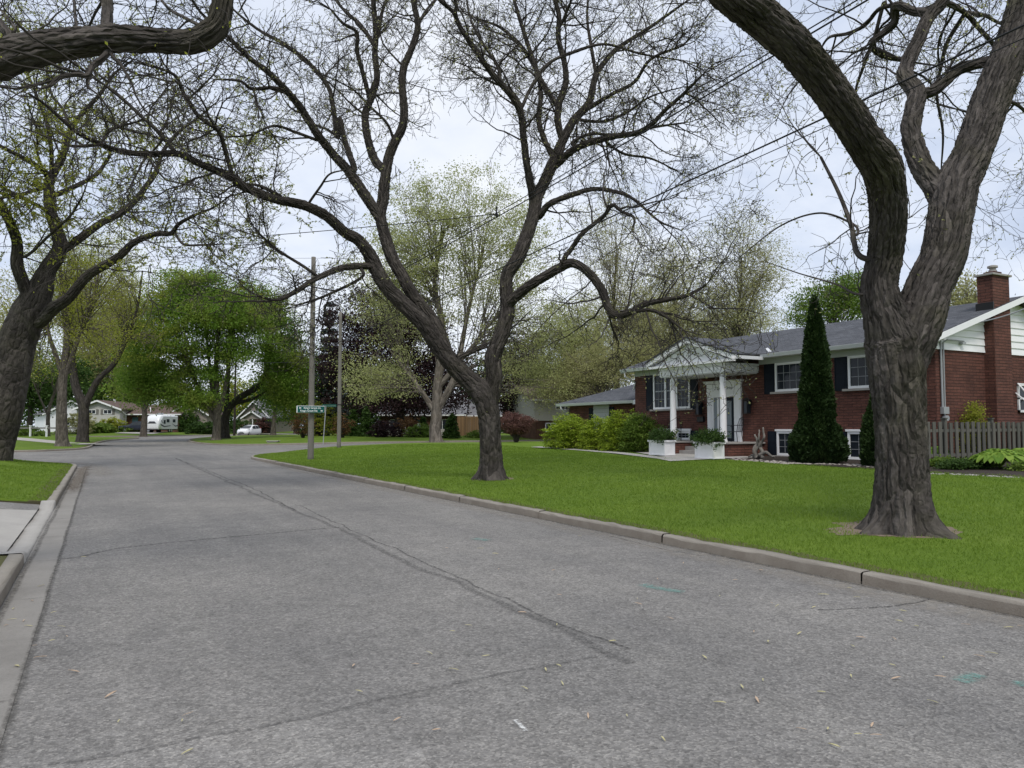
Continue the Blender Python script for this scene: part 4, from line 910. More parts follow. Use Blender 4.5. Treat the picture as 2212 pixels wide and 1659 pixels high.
# cedars
def cedar(x, y, H, prof, n, label, seed):
    z = zR1(x, y); t = thing('cedar_tree', label, 'tree', (x, y, z), 0, 'clipped cedars by the brick wall'); rg = np.random.default_rng(seed)
    MB().tube([(0, 0, 0), (0, 0, H * .7)], [.09, .03], 8).build('trunk', BARK_D, t)
    hs_, rs = np.array(prof).T; a = Acc()
    # dense core so no daylight passes through the shrub
    kk = np.linspace(0, H * .97, 40); th = np.arange(24) * 2 * math.pi / 24; V = np.array([[(np.interp(k / H, hs_, rs) * .84 * (1 + .10 * mnoise.noise(Vector((math.cos(q) * 1.6, math.sin(q) * 1.6, k * 1.4 + seed)))) * math.cos(q), np.interp(k / H, hs_, rs) * .84 * math.sin(q), k + .03) for q in th] for k in kk])
    i = np.arange(24); k = np.arange(39)[:, None] * 24; a.add(V, np.stack([k + i, k + (i + 1) % 24, k + 24 + (i + 1) % 24, k + 24 + i], -1).reshape(-1, 4), None, np.full(V.size // 3, .1))
    h = H * (1 - np.sqrt(rg.random(n) * .985)) ; th = rg.uniform(0, 2 * math.pi, n); r = np.interp(h / H, hs_, rs)
    lum = np.array([mnoise.noise(Vector((math.cos(q) * 2.2, math.sin(q) * 2.2, hh * 1.9 + seed))) + .5 * mnoise.noise(Vector((math.cos(q) * 6, math.sin(q) * 6, hh * 5 + seed))) for q, hh in zip(th, h)])
    r = r * (.90 + .26 * lum + rg.uniform(-.08, .10, n))
    C = np.c_[r * np.cos(th), r * np.sin(th), h + .03]
    d = np.c_[np.cos(th), np.sin(th), np.full(n, 1.1)] + rg.normal(size=(n, 3)) * .55; d = unit(d); s = unit(np.cross(d, rg.normal(size=(n, 3)))); L = rg.uniform(.06, .13, n)[:, None]
    V = np.stack([C, C + d * L * .5 + s * L * .32, C + d * L, C + d * L * .5 - s * L * .32], 1); a.add(V, np.arange(n * 4).reshape(n, 4), None, np.repeat(np.clip(.45 + .5 * lum + rg.uniform(-.3, .3, n), 0, 1), 4))
    o = a.obj('foliage', L_CEDAR, None, False, False, True); o.parent = t
cedar(20.3, 17.15, 5.4, [(0, .74), (.05, .86), (.12, .78), (.22, .58), (.38, .45), (.55, .39), (.7, .31), (.83, .20), (.93, .09), (1, .012)], 46000, 'tall pointed dark cedar growing against the brick wall between the windows', 3)
c = onZ(1906, 1007, .40); cedar(c[0], c[1], 2.5, [(0, .46), (.1, .56), (.3, .50), (.6, .34), (.85, .18), (1, .02)], 16000, 'shorter rounded cedar half hidden behind the big foreground tree trunk', 5)

# shrubs in layers of sprays
def shrub(name, c, rx, ry, H, label, n, mat, seed, ls=.055, flat=.55, stems=14, group=None, z0=.05, bark=BARK_D, vase=0., k=16):
    t = thing(name, label, 'shrub', c, 0, group); rg = np.random.default_rng(seed); tw = Acc(); a = Acc()
    u = unit(rg.normal(size=(n, 3))) * (rg.random(n) ** (1 / 3.5))[:, None]; u[:, 2] = np.abs(u[:, 2])
    u *= (1 + .28 * np.array([mnoise.noise(Vector((q[0] * 2.3 + seed * 3.1, q[1] * 2.3, q[2] * 2.3))) for q in u]))[:, None]
    wz = u[:, 2] ** .8; C = np.c_[u[:, 0] * rx, u[:, 1] * ry, z0 + (H - z0) * wz]
    if vase: f = (.35 + .65 * np.clip(wz * 1.6, 0, 1))[:, None]; C[:, :2] *= f; C = C[C[:, 2] > vase * H]
    ST = C[rg.choice(len(C), min(len(C), stems * 6))]; K = 5; tt = np.linspace(0, 1, K)[None, :, None]; b0 = np.c_[ST[:, :2] * .12, np.zeros(len(ST))]; mid = np.c_[ST[:, :2] * .35, ST[:, 2] * .75]
    P = b0[:, None] * (1 - tt) ** 2 + 2 * mid[:, None] * tt * (1 - tt) + ST[:, None] * tt ** 2; tubes(tw, P, np.full((len(ST), K), .008) * np.linspace(1.6, .6, K), 4)
    ids = np.repeat(np.arange(len(C)), k); c = C[ids] + rg.normal(size=(len(ids), 3)) * [.11, .11, .035]; c = c[c[:, 2] > .02]
    leaves(rg, a, c, ls, .25, flat, .4)
    o = tw.obj('stems', bark, None, True, True); o.parent = t; o = a.obj('foliage', mat, None, False, False, True); o.parent = t; return t
def place(px, py): c = onZ(px, py, .40); return (c[0], c[1], zR1(c[0], c[1]) + .0)
for (px, py, rx, ry, H, n, lab, sd) in [(1228, 970, 1.3, 1.5, 1.85, 800, 'leftmost lime green shrub spreading below the garage wing eave', 1), (1292, 974, .85, 1.1, 1.75, 450, 'yellow green shrub second in the row, smallest and lightest', 2),
                                        (1345, 978, 1.0, 1.15, 1.95, 560, 'dense lime shrub third in the row, half behind the rightmost one', 3), (1384, 983, 1.0, 1.1, 1.8, 620, 'deep green rounded shrub nearest the left white planter', 4)]:
    c = onX(px, py - 8, 22.2 + .25 * (sd < 3)); shrub('garden_shrub', (c[0], c[1], zR1(c[0], c[1])), rx, ry, H, lab, n, L_LIME if sd < 4 else L_MID, sd, .075, .6, group='shrubs in front of the garage wing', k=22)

# fence
def board_fence(name, p0, p1, zf, H, pitch, m_, label, posts=2.4, shadow=True, bw=.14):
    p0 = np.array(p0[:2], float); p1 = np.array(p1[:2], float); L = np.linalg.norm(p1 - p0); t = thing(name, label, 'fence', (p0[0], p0[1], zf(0)), math.atan2(p1[1] - p0[1], p1[0] - p0[0])); rg = np.random.default_rng(9); m = MB(); b = MB(); z0 = zf(0)
    x = 0.; i = 0
    while x < L:
        dz = zf(x / L) - z0; h = H + rg.uniform(-.02, .02); tl = rg.uniform(-.008, .008)
        m.hexa([(x, -.045, dz + .06), (x + bw, -.045, dz + .06), (x + bw, -.022, dz + .06), (x, -.022, dz + .06)], [(x + tl, -.045, dz + h), (x + bw + tl, -.045, dz + h), (x + bw + tl, -.022, dz + h), (x + tl, -.022, dz + h)])
        if shadow: b.box(x + pitch * .5, x + pitch * .5 + bw, .062, .085, dz + .05, dz + h - .02)
        x += pitch + rg.uniform(-.012, .012)
    m.build('front_boards', m_, t)
    if shadow: b.build('back_boards', m_, t)
    r = MB(); dz = zf(1) - z0
    for zz in (.3, H - .3): r.hexa([(0, -.02, zz), (0, .06, zz), (0, .06, zz + .09), (0, -.02, zz + .09)], [(L, -.02, zz + dz), (L, .06, zz + dz), (L, .06, zz + .09 + dz), (L, -.02, zz + .09 + dz)])
    r.build('rail', m_, t)
    x = .9
    while x < L: MB().box(x, x + .1, -.02, .1, -.3, H + .1 + dz * x / L).box(x - .02, x + .12, -.04, .12, H + .1 + dz * x / L, H + .13 + dz * x / L).build('post', m_, t); x += posts
    return t
board_fence('wooden_fence', (21.55, 14.3), (33, 14.3), lambda f: .34 + .05 * f, 1.34, .275, FENCE_M, 'weathered grey board fence beside the brick gable wall')

def hosta(px, py, r, n, label, seed):
    c = onZ(px, py, .36); t = thing('hosta_plant', label, 'plant', (c[0], c[1], zR1(c[0], c[1])), 0, 'hostas at the fence'); rg = np.random.default_rng(seed); V = []; Q = []; k = 0; R = []
    for i in range(n):
        az = rg.uniform(0, 6.283); l = r * rg.uniform(.35, 1.); w_ = rg.uniform(.09, .15); up = rg.uniform(.35, .9); hgt = .34 + .30 * (1 - l / r)
        ax = np.array([math.cos(az), math.sin(az), 0]); sd = np.array([-ax[1], ax[0], 0]); rnd = rg.random()
        for j, (f, ww) in enumerate([(.0, .15), (.25, .2), (.5, .9), (.72, 1.), (.9, .55), (1.0, .05)]):
            p = ax * l * f + np.array([0, 0, hgt * math.sin(f * 2.7) + .04]); V += [p + sd * w_ * ww + [0, 0, .02 * ww], p, p - sd * w_ * ww + [0, 0, .02 * ww]]; R += [rnd] * 3
        for j in range(5):
            for q in (0, 1): Q.append((k + j * 3 + q, k + j * 3 + q + 1, k + j * 3 + q + 4, k + j * 3 + q + 3))
        k += 18
    raw('leaves', V, Q, None, L_HOSTA, t, True, {'rnd': np.array(R)})
hosta(2160, 1016, .85, 110, 'large bright hosta with broad leaves in front of the fence', 1); hosta(2215, 1014, .8, 90, 'hosta cut by the right picture edge beside the fence', 4); hosta(2028, 1004, .5, 45, 'small hosta just right of the big tree trunk', 2)
c = onZ(2085, 1014, .37); shrub('ground_plant', (c[0], c[1], zR1(c[0], c[1])), .9, .45, .28, 'low dark green ground plant between the hostas', 240, L_DARK, 7, .06, .5)
for i_, (gx, gy, gr) in enumerate([(2050, 1010, .5), (2120, 1012, .5), (2250, 1020, .7)]):
    c = onZ(gx, gy, .37); shrub('ground_plant', (c[0], c[1] + .15, zR1(c[0], c[1])), gr, .4, .26, ['low leafy plant just right of the small hosta', 'low leafy plant at the left edge of the large hosta', 'low leafy plant at the right end of the fence bed'][i_], 130, L_MID, 31 + i_, .07, .5)
c = onY(2098, 895, 15.0); shrub('golden_juniper', (c[0] - .1, 14.85, .4), .42, .3, 1.95, 'small golden conifer peeking over the grey fence', 300, L_YEL, 8, .06, .1)
# ------------------------------------------------------------------ the street trees (limbs follow the photograph, each at its own depth)
OFF = {1: (0, 0), 2: (850, 0), 3: (1700, 0), 4: (0, 640), 5: (850, 640), 6: (1700, 640)}
def Z(c, pts, w0=None, w1=None, d0=0., d1=0., add=None):
    """crop pixels -> picture units; width and depth run from start to end"""
    n = len(pts); o = []
    for i, p in enumerate(pts):
        f = i / (n - 1); w_ = p[2] if len(p) > 2 else w0 + (w1 - w0) * f
        o.append(((OFF[c][0] + p[0] / 2.572) / 1.1573, (OFF[c][1] + p[1] / 2.572) / 1.1573, w_ / 2.9766, d0 + (d1 - d0) * f))
    return (add or []) + o
# big tree in the right foreground
T1 = [
    [(1952, 1140, 138, 0), (1951, 1085, 130, 0), (1950, 1000, 122, 0), (1945, 900, 122, 0), (1938, 800, 134, 0), (1930, 735, 140, 0), (1915, 690, 112, -.05)] + Z(6, [(1278, 200, 270), (1305, 0, 278)], d0=-.1, d1=-.15)[0:1] +
    Z(3, [(1318, 1640, 255), (1340, 1400, 275), (1325, 1200, 285), (1290, 1060, 300), (1180, 900, 280), (1050, 700, 275), (905, 500, 275), (735, 300, 290), (510, 100, 300), (385, 0, 300), (120, -230, 290)], d0=-.15, d1=-2.6),
    [(1946, 860, 86, 0), (1952, 790, 110, 0), (1965, 730, 130, 0), (1985, 680, 128, .05), ((1700 + 1600 / 2.572) / 1.1573, (640 + 200 / 2.572) / 1.1573, 112, .1)] +
    Z(3, [(1695, 1640, 325), (1735, 1400, 320), (1775, 1200, 320), (1850, 1050, 290), (1910, 900, 280), (2015, 600, 280), (2140, 300, 270), (2230, 0, 260), (2300, -250, 250)], d0=.15, d1=1.2),
    Z(3, [(1720, 1330, 200), (1640, 1200, 190), (1545, 1050, 165), (1485, 850, 150), (1505, 700, 145), (1520, 600, 140), (1450, 500, 125), (1460, 420, 115), (1530, 260, 105), (1600, 110, 100), (1690, 0, 100), (1760, -200, 90)], d0=.2, d1=2.2),
    Z(3, [(1525, 600, 100), (1620, 590, 90), (1700, 530, 85), (1800, 445, 85), (1960, 400, 85), (2060, 380, 80)], d0=1., d1=.9),
    Z(3, [(1600, 85, 75), (1510, 75, 70), (1385, 40, 70), (1375, 150, 62), (1240, 275, 55), (1290, 350, 50), (1430, 385, 40)], d0=1.9, d1=3.),
    Z(3, [(1400, 30, 40), (1280, 60, 34), (1190, 160, 32), (1080, 215, 30), (960, 240, 22), (900, 320, 14)], d0=2.3, d1=3.6),
    Z(3, [(1700, 10, 50), (1830, 80, 42), (1930, 190, 38), (2010, 280, 34), (2040, 350, 24)], d0=2.2, d1=3.4),
    Z(3, [(1840, 80, 30), (1960, 100, 26), (2060, 150, 22), (2200, 180, 14)], d0=2.6, d1=4.),
    Z(3, [(1830, 90, 34), (1720, 270, 30), (1680, 420, 26), (1650, 600, 22), (1690, 850, 18), (1680, 1080, 10)], d0=3., d1=4.),
    Z(3, [(1310, 20, 30), (1250, 240, 26), (1190, 400, 24), (1130, 590, 18), (1180, 680, 10)], d0=3., d1=4.2),
    Z(3, [(1150, 1640, 42), (1100, 1450, 34), (1020, 1240, 28), (905, 1010, 20)], d0=.3, d1=.9),
    Z(3, [(1145, 1500, 20), (1110, 1440, 18), (900, 1370, 14), (650, 1450, 12), (400, 1640, 7)], d0=.5, d1=1.5),
    Z(6, [(1140, 245, 18), (1000, 180, 14), (760, 110, 9), (560, 40, 5)], d0=-.2, d1=.8),
    Z(3, [(2160, 670, 26), (2260, 760, 20), (2400, 900, 14)], d0=1., d1=2.),
]
b1 = atD(1952, 1140, 10.05)
locust('locust_tree', 'massive forked dark barked tree in the right foreground lawn, nearest the camera', 10.05, T1, 11, 'old street trees on the verges', BARK, 130, .019, .024, (2.6, 4.2, 5.6), L_BUD, 1., .036, flare=.6, rmax=.13, wk=.87, l1=(.9, 2.4), rt=(.013, .0068, .0042), droop=.16)
# middle tree
T2 = [
    [(1062, 1031, 60, 0), (1061, 1000, 54, 0), (1059, 950, 50, 0), (1055, 890, 52, 0), (1042, 850, 56, 0)] + Z(5, [(880, 870, 145), (830, 800, 138), (720, 690, 130), (620, 555, 125), (550, 450, 118), (420, 320, 112), (310, 210, 108), (240, 100, 104), (195, 0, 100)], d0=.05, d1=-.5)[1:] +
    Z(2, [(190, 1560, 92), (120, 1545, 84), (0, 1470, 78)], d0=-.6, d1=-.9)[1:2] + Z(1, [(2212, 1490, 78), (2100, 1390, 74), (1950, 1320, 70), (1750, 1275, 64), (1580, 1205, 62), (1480, 1135, 58), (1300, 1060, 52), (1150, 990, 48), (1000, 990, 44), (850, 985, 42), (700, 950, 38), (600, 905, 34), (480, 840, 30), (300, 680, 20), (180, 600, 12)], d0=-.9, d1=-6.),
    Z(5, [(700, 660, 90), (620, 450, 95), (480, 270, 90), (400, 130, 88), (330, 0, 86)], d0=.1, d1=.5) + Z(2, [(270, 1640, 86), (260, 1400, 86), (275, 1300, 84), (290, 1150, 78), (305, 1050, 74), (335, 950, 70), (400, 820, 62), (412, 700, 58), (400, 550, 54), (412, 430, 52), (465, 300, 48), (500, 165, 44), (470, 0, 40), (440, -200, 32)], d0=.5, d1=2.5)[1:],
    Z(2, [(265, 1420, 70), (190, 1300, 80), (90, 1150, 74), (20, 1060, 66)], d0=.4, d1=.2) + Z(1, [(2140, 990, 62), (2040, 860, 60), (1930, 690, 54), (1840, 580, 50), (1720, 460, 42), (1600, 370, 36), (1470, 240, 30), (1300, 90, 20), (1200, -60, 14)], d0=.1, d1=-3.),
    Z(2, [(290, 1100, 62), (225, 1030, 62), (180, 900, 58), (162, 740, 54), (205, 620, 52), (238, 500, 46), (225, 350, 44), (230, 200, 42), (212, 0, 36), (190, -200, 26)], d0=.8, d1=3.5),
    Z(2, [(195, 650, 36), (150, 480, 34), (110, 330, 32), (108, 210, 28), (20, 150, 22), (-60, 60, 14)], d0=2., d1=1.),
    Z(2, [(220, 290, 34), (130, 160, 30), (30, 70, 24), (-60, -40, 16)], d0=3., d1=4.5), Z(2, [(245, 230, 30), (270, 80, 26), (320, -60, 18)], d0=3., d1=4.),
    Z(2, [(340, 880, 22), (300, 790, 20), (200, 690, 18), (100, 590, 15), (20, 540, 10), (-100, 480, 6)], d0=1.2, d1=0.),
    Z(2, [(500, 160, 22), (560, 60, 18), (640, -30, 12)], d0=2.3, d1=3.4),
    Z(2, [(90, 1080, 44), (30, 900, 40), (0, 770, 38)], d0=.2, d1=.4) + Z(1, [(2170, 880, 38), (2140, 680, 36), (2105, 550, 34), (1980, 400, 30), (1830, 285, 26), (1660, 190, 22), (1500, 60, 15), (1400, -60, 10)], d0=.5, d1=2.),
    # right leader
    Z(5, [(960, 960, 110), (990, 800, 118), (985, 650, 118), (1040, 500, 112), (1075, 350, 105), (1068, 200, 90), (1085, 100, 95), (1150, 0, 100)], d0=0., d1=.5) + Z(2, [(1185, 1640, 92), (1238, 1400, 92), (1265, 1270, 90), (1310, 1180, 82), (1350, 1090, 80), (1420, 930, 70), (1500, 780, 60), (1600, 660, 52), (1640, 500, 46), (1700, 400, 38), (1800, 300, 32), (2000, 170, 24), (2212, 20, 16)], d0=.6, d1=4.)[1:],
    Z(2, [(1245, 1300, 62), (1228, 1200, 60), (1200, 1050, 54), (1180, 880, 50), (1160, 720, 50), (1090, 600, 50), (990, 490, 46), (890, 350, 42), (770, 170, 36), (730, 80, 32), (640, 0, 26), (540, -130, 16)], d0=.6, d1=-1.5),
    Z(2, [(1035, 540, 26), (1010, 420, 24), (900, 250, 22), (840, 120, 18), (815, 0, 14), (800, -150, 9)], d0=-.5, d1=1.), Z(2, [(745, 100, 24), (740, 0, 20), (700, -150, 12)], d0=-1.2, d1=-2.4),
    Z(2, [(1430, 900, 54), (1400, 780, 52), (1410, 660, 50), (1450, 540, 46), (1445, 410, 42), (1405, 250, 40), (1408, 100, 36), (1385, 0, 30), (1370, -180, 18)], d0=1.2, d1=2.6), Z(2, [(1420, 160, 24), (1480, 20, 18), (1520, -120, 10)], d0=2.2, d1=1.4),
    Z(2, [(1360, 990, 44), (1300, 860, 42), (1278, 760, 40), (1290, 600, 34), (1270, 470, 32), (1190, 330, 30), (1120, 250, 28), (1020, 170, 20), (880, 120, 12)], d0=.9, d1=3.2), Z(2, [(1390, 670, 40), (1290, 510, 36), (1240, 380, 34), (1180, 200, 30), (1120, 0, 24), (1090, -160, 14)], d0=1.6, d1=3.),
    Z(2, [(1390, 1060, 56), (1490, 970, 52), (1600, 920, 48), (1750, 880, 44), (1950, 840, 38), (2100, 700, 30), (2212, 600, 24), (2330, 480, 14)], d0=.8, d1=-2.), Z(2, [(1500, 910, 26), (1620, 860, 24), (1800, 870, 20), (2010, 820, 20), (2212, 790, 12)], d0=1., d1=2.),
    Z(2, [(1170, 690, 26), (1230, 560, 26), (1340, 410, 26), (1490, 340, 24), (1700, 285, 20), (1950, 350, 16), (2212, 390, 9)], d0=.8, d1=2.), Z(2, [(1540, 770, 26), (1700, 780, 22), (1850, 720, 18), (2000, 620, 14), (2200, 560, 8)], d0=2., d1=.5),
    Z(2, [(1560, 720, 36), (1740, 610, 30), (1890, 530, 26), (2000, 380, 22), (2212, 290, 13)], d0=2., d1=0.), Z(2, [(1650, 500, 28), (1620, 330, 26), (1590, 120, 20), (1600, -60, 12)], d0=2.6, d1=4.2),
    Z(2, [(1280, 1390, 50), (1350, 1310, 46), (1500, 1250, 40), (1640, 1215, 34), (1800, 1240, 28), (1900, 1290, 22), (2050, 1420, 16), (2190, 1480, 9)], d0=.5, d1=-1.5), Z(2, [(1720, 920, 20), (1830, 990, 18), (2000, 1020, 15), (2150, 1090, 8)], d0=.4, d1=1.6),
    # the long looping limb over the lawn
    Z(5, [(1065, 330, 85), (1120, 270, 80), (1200, 205, 76), (1320, 130, 70), (1440, 62, 68), (1510, 48, 66), (1600, 110, 64), (1680, 215, 60), (1720, 320, 58), (1750, 370, 56), (1800, 385, 50), (1880, 355, 46), (1960, 310, 44), (2100, 280, 36), (2230, 255, 26), (2350, 190, 15)], d0=.3, d1=-2.),
    Z(5, [(1430, 60, 40), (1450, 0, 38)], d0=-.3, d1=-.4) + Z(2, [(1480, 1610, 36), (1560, 1500, 34), (1690, 1395, 32), (1750, 1320, 30), (1810, 1360, 24), (1890, 1400, 20), (1880, 1480, 12)], d0=-.4, d1=-1.5), Z(5, [(1890, 355, 30), (2010, 350, 26), (2110, 400, 22), (2212, 480, 12)], d0=-1.2, d1=-2.4),
    Z(5, [(1740, 380, 40), (1735, 400, 20)], d0=-1, d1=-1), Z(5, [(760, 660, 34), (860, 610, 34), (940, 570, 40)], d0=-.2, d1=.2),
    [(818, 576, 16, -.3), (750, 577, 17, -.8), (690, 598, 14, -1.4), (635, 632, 12, -2.), (596, 648, 8, -2.4), (560, 640, 5, -2.8)], [(690, 600, 8, -1.4), (655, 575, 7, -1.7), (600, 540, 6, -2.), (555, 500, 4, -2.4)], [(780, 600, 7, -.5), (700, 640, 6, -.2), (640, 660, 4, .3)],
    Z(1, [(1490, 1120, 34), (1445, 960, 32), (1400, 840, 32), (1280, 750, 30), (1180, 600, 28), (1130, 490, 24), (1000, 430, 18), (880, 400, 10)], d0=-2., d1=-4.), Z(1, [(1120, 970, 30), (1000, 830, 30), (900, 740, 26), (750, 600, 22), (620, 510, 14)], d0=-3.5, d1=-2.), Z(1, [(1840, 590, 34), (1760, 565, 30), (1620, 570, 26), (1540, 520, 20), (1380, 510, 12)], d0=-1., d1=-2.6),
    Z(1, [(1800, 1260, 30), (1680, 1200, 24), (1600, 1185, 20), (1500, 1195, 15), (1400, 1260, 10)], d0=-1.5, d1=-2.5), Z(1, [(2040, 900, 22), (1900, 850, 20), (1760, 810, 18), (1600, 870, 14), (1440, 880, 9)], d0=-.4, d1=-1.8), Z(1, [(1990, 1300, 18), (2060, 1200, 16), (2120, 1120, 13), (2230, 1090, 8)], d0=-1., d1=-2.), Z(1, [(640, 930, 26), (520, 940, 22), (430, 930, 18), (300, 880, 14), (150, 820, 8)], d0=-4.6, d1=-5.5), Z(1, [(650, 920, 20), (720, 830, 20), (820, 800, 16), (930, 770, 9)], d0=-4.6, d1=-4.),
]
locust('locust_tree', 'tall forked bare tree in the middle of the front lawn with a looping low limb', 20.3, T2, 23, 'old street trees on the verges', BARK_D, 72, .022, .045, (2.7, 4.2, 6.2), L_BUD, .8, .055, flare=.45, rmax=.12, wk=.95, l1=(.9, 2.6), rt=(.017, .0095, .0068), droop=.12, fh=.4)
# left verge tree
T3 = [
    [(-22, 994, 108, 0), (-12, 950, 106, 0), (6, 885, 102, 0), (26, 790, 98, 0), (42, 725, 94, 0), (66, 670, 92, 0), (85, 630, 70, 0)] + Z(4, [(300, 100, 140), (345, 0, 130)], d0=.1, d1=.1)[:1] + Z(1, [(385, 1600, 120), (370, 1500, 105), (330, 1380, 92), (315, 1250, 86), (325, 1150, 80), (395, 1020, 62), (450, 850, 50), (520, 740, 40), (640, 610, 32), (730, 480, 22), (860, 380, 12)], d0=.2, d1=3.),
    [(60, 720, 60, 0), (62, 680, 60, -.2)] + Z(4, [(170, 230, 105), (110, 60, 100)], d0=-.3, d1=-.6) + Z(1, [(110, 1560, 85), (60, 1420, 80), (-20, 1290, 70), (-140, 1150, 60), (-300, 1000, 40)], d0=-.6, d1=-2.5),
    Z(4, [(260, 420, 110), (340, 340, 105), (440, 270, 88), (560, 130, 80), (690, 50, 74), (770, 0, 66)], d0=0., d1=-1.5) + Z(1, [(860, 1560, 56), (1000, 1505, 48), (1100, 1500, 42), (1150, 1440, 34), (1260, 1380, 26), (1380, 1330, 18), (1500, 1240, 10)], d0=-1.6, d1=-3.5),
    Z(1, [(400, 1610, 70), (520, 1530, 66), (640, 1440, 62), (760, 1380, 58), (850, 1310, 54), (930, 1210, 48), (1000, 1110, 42), (1050, 970, 36), (1150, 850, 28), (1270, 760, 20), (1400, 650, 10)], d0=.3, d1=2.5),
    Z(1, [(360, 1250, 46), (500, 1190, 42), (620, 1120, 36), (700, 1010, 28), (720, 960, 16), (800, 880, 8)], d0=.5, d1=3.), Z(1, [(325, 1130, 48), (210, 1050, 44), (80, 980, 38), (-40, 920, 30), (-200, 850, 18)], d0=.6, d1=-2.), Z(1, [(330, 1120, 40), (330, 950, 34), (300, 800, 28), (230, 600, 22), (160, 420, 16), (120, 250, 9)], d0=.8, d1=2.), Z(1, [(460, 830, 30), (400, 700, 26), (330, 600, 22), (300, 450, 14), (330, 300, 8)], d0=2., d1=3.5),
    Z(1, [(330, 1370, 38), (240, 1320, 32), (130, 1270, 28), (0, 1240, 26), (-100, 1180, 16)], d0=.2, d1=-3.), Z(1, [(280, 1210, 34), (200, 1230, 32), (110, 1250, 28), (0, 1190, 20)], d0=.5, d1=-2.), Z(1, [(180, 1640, 26), (330, 1500, 24), (440, 1400, 20), (520, 1280, 17), (560, 1180, 10)], d0=-1., d1=-2.), Z(1, [(300, 1150, 26), (240, 980, 20), (240, 850, 16), (190, 700, 9)], d0=.5, d1=-1.), Z(1, [(1120, 1490, 20), (1180, 1570, 20), (1300, 1575, 18), (1420, 1570, 10)], d0=-2., d1=-3.),
]
locust('locust_tree', 'thick leaning tree at the left picture edge on the corner lawn', 27.5, T3, 37, 'old street trees on the verges', BARK_D, 56, .016, .06, (2.5, 4., 5.6), L_YEL, 3.2, .06, flare=.15, rmax=.16, wk=.78, l1=(1., 3.), rt=(.02, .012, .009), fh=.5)
# overhead limb from a trunk just out of frame on the left
T0 = [Z(1, [(-900, 900, 300), (-500, 560, 285), (-100, 420, 262), (200, 320, 240), (500, 275, 205), (800, 248, 185), (1100, 268, 170), (1270, 255, 168), (1385, 180, 170), (1425, 70, 152), (1440, -80, 145), (1480, -400, 120)], d0=6.6, d1=6.6),
      Z(1, [(685, 200, 85), (690, 60, 74), (690, -120, 66), (640, -500, 50)], d0=6.7, d1=7.2), Z(1, [(700, 320, 44), (660, 375, 42), (590, 430, 40), (560, 485, 36), (480, 480, 32), (380, 500, 30), (330, 545, 26), (265, 570, 14)], d0=6.5, d1=6.), Z(1, [(60, 230, 60), (20, 180, 60), (-60, 60, 50), (-120, -150, 40)], d0=6.6, d1=6.9),
      Z(1, [(1290, 170, 26), (1180, 110, 22), (1080, 50, 20), (980, -80, 14)], d0=6.7, d1=8.), Z(1, [(570, 480, 14), (560, 550, 14), (640, 620, 12), (720, 740, 10), (740, 830, 6)], d0=6.4, d1=6.4), Z(1, [(490, 170, 20), (480, 60, 18), (470, -80, 14)], d0=6.8, d1=7.6), Z(1, [(100, 190, 16), (50, 120, 14), (0, 60, 10)], d0=6.8, d1=7.6), Z(1, [(560, 560, 14), (600, 500, 13), (760, 620, 12), (930, 770, 10), (1090, 930, 7)], d0=6.4, d1=8.5)]
foot = np.array([-3.6, 5.2, .36]); lead = [T0[0][0]]
t0 = locust('locust_tree', 'near tree off the left edge, its thick limb crossing the top left corner', 0., T0, 53, 'old street trees on the verges', BARK, 84, .018, .035, (1.8, 3.6, 5.), L_YEL, .8, .028, flare=0., rmax=.1, l1=(.7, 1.8), rt=(.010, .006, .0045), base=foot, droop=.15)
end = atD(*T0[0][0][:2], 6.6); ac = Acc()
limb(ac, catmull(np.array([np.r_[foot - [0, 0, .1], .46], np.r_[foot + [0, .05, 1.2], .40], np.r_[foot * .7 + end * .3 + [0, 0, .5], .36], np.r_[foot * .35 + end * .65 + [0, 0, .35], .33], np.r_[end, .30], np.r_[atD(*T0[0][1][:2], 6.6), .27]]), .08), 50, .03, 3, .4); ac.obj('trunk', BARK, t0, True, True)

# bare earth at the feet of the two lawn trees
def foot_soil(px, py, r, seed):
    c = onZ(px, py, .22); a = np.arange(0, 6.283, .1); rg = np.random.default_rng(seed); rr = r * np.clip(1 + mk1d(rg, len(a), 4) * .12, .75, 1.3)
    struct(sheet('soil', np.c_[c[0] + rr * np.cos(a), c[1] + rr * np.sin(a) * .9], lambda XY: Z_R1(XY) + .003, M('bare_soil', (.20, .155, .115), .95, var=.35, scale=9, bump=.6), .2))
foot_soil(1930, 1134, .84, 1); foot_soil(1063, 1029, .60, 2)

# ------------------------------------------------------------------ trees and shrubs farther off
bgtree('street_tree', 'grey barked tree on the verge beyond the left side street', 133, 958, 57, [(110, 610, 90, 110), (190, 700, 90, 90), (60, 740, 70, 80), (200, 560, 90, 90)], 230, 44, .95, .085, L_YEL, BARK_G, 26, 3, 'old street trees on the verges', .5, 3.2, [[(0, 0), (-.1, .25), (.1, .5), (-.8, .85)], [(0, .3), (.9, .45), (2.6, .75)], [(0, .3), (-1.3, .5), (-2.6, .75)]])
bgtree('street_tree', 'dark Y shaped tree on the verge just left of the beige house', 178, 945, 72, [(250, 620, 90, 100), (180, 690, 90, 90), (290, 720, 70, 80), (150, 600, 70, 80)], 230, 38, 1.15, .095, L_YEL, BARK_D, 25, 4, 'old street trees on the verges', .5, 3., [[(0, 0), (0, .17), (-.9, .3), (-1.5, .6), (-1., .85)], [(.0, .16), (1.2, .3), (2.9, .4), (4.6, .62), (5.2, .85)]])
bgtree('forked_tree', 'pale grey forked tree in front of the dark wood at far left', 104, 930, 92, [(95, 780, 50, 70)], 60, 8, 1.2, .2, L_MID, BARK_G, 10, 5, None, .4, 1., [[(0, 0), (0, .25), (.9, .5), (1.6, .9)], [(0, .2), (-1.2, .38), (-2.2, .55)]])
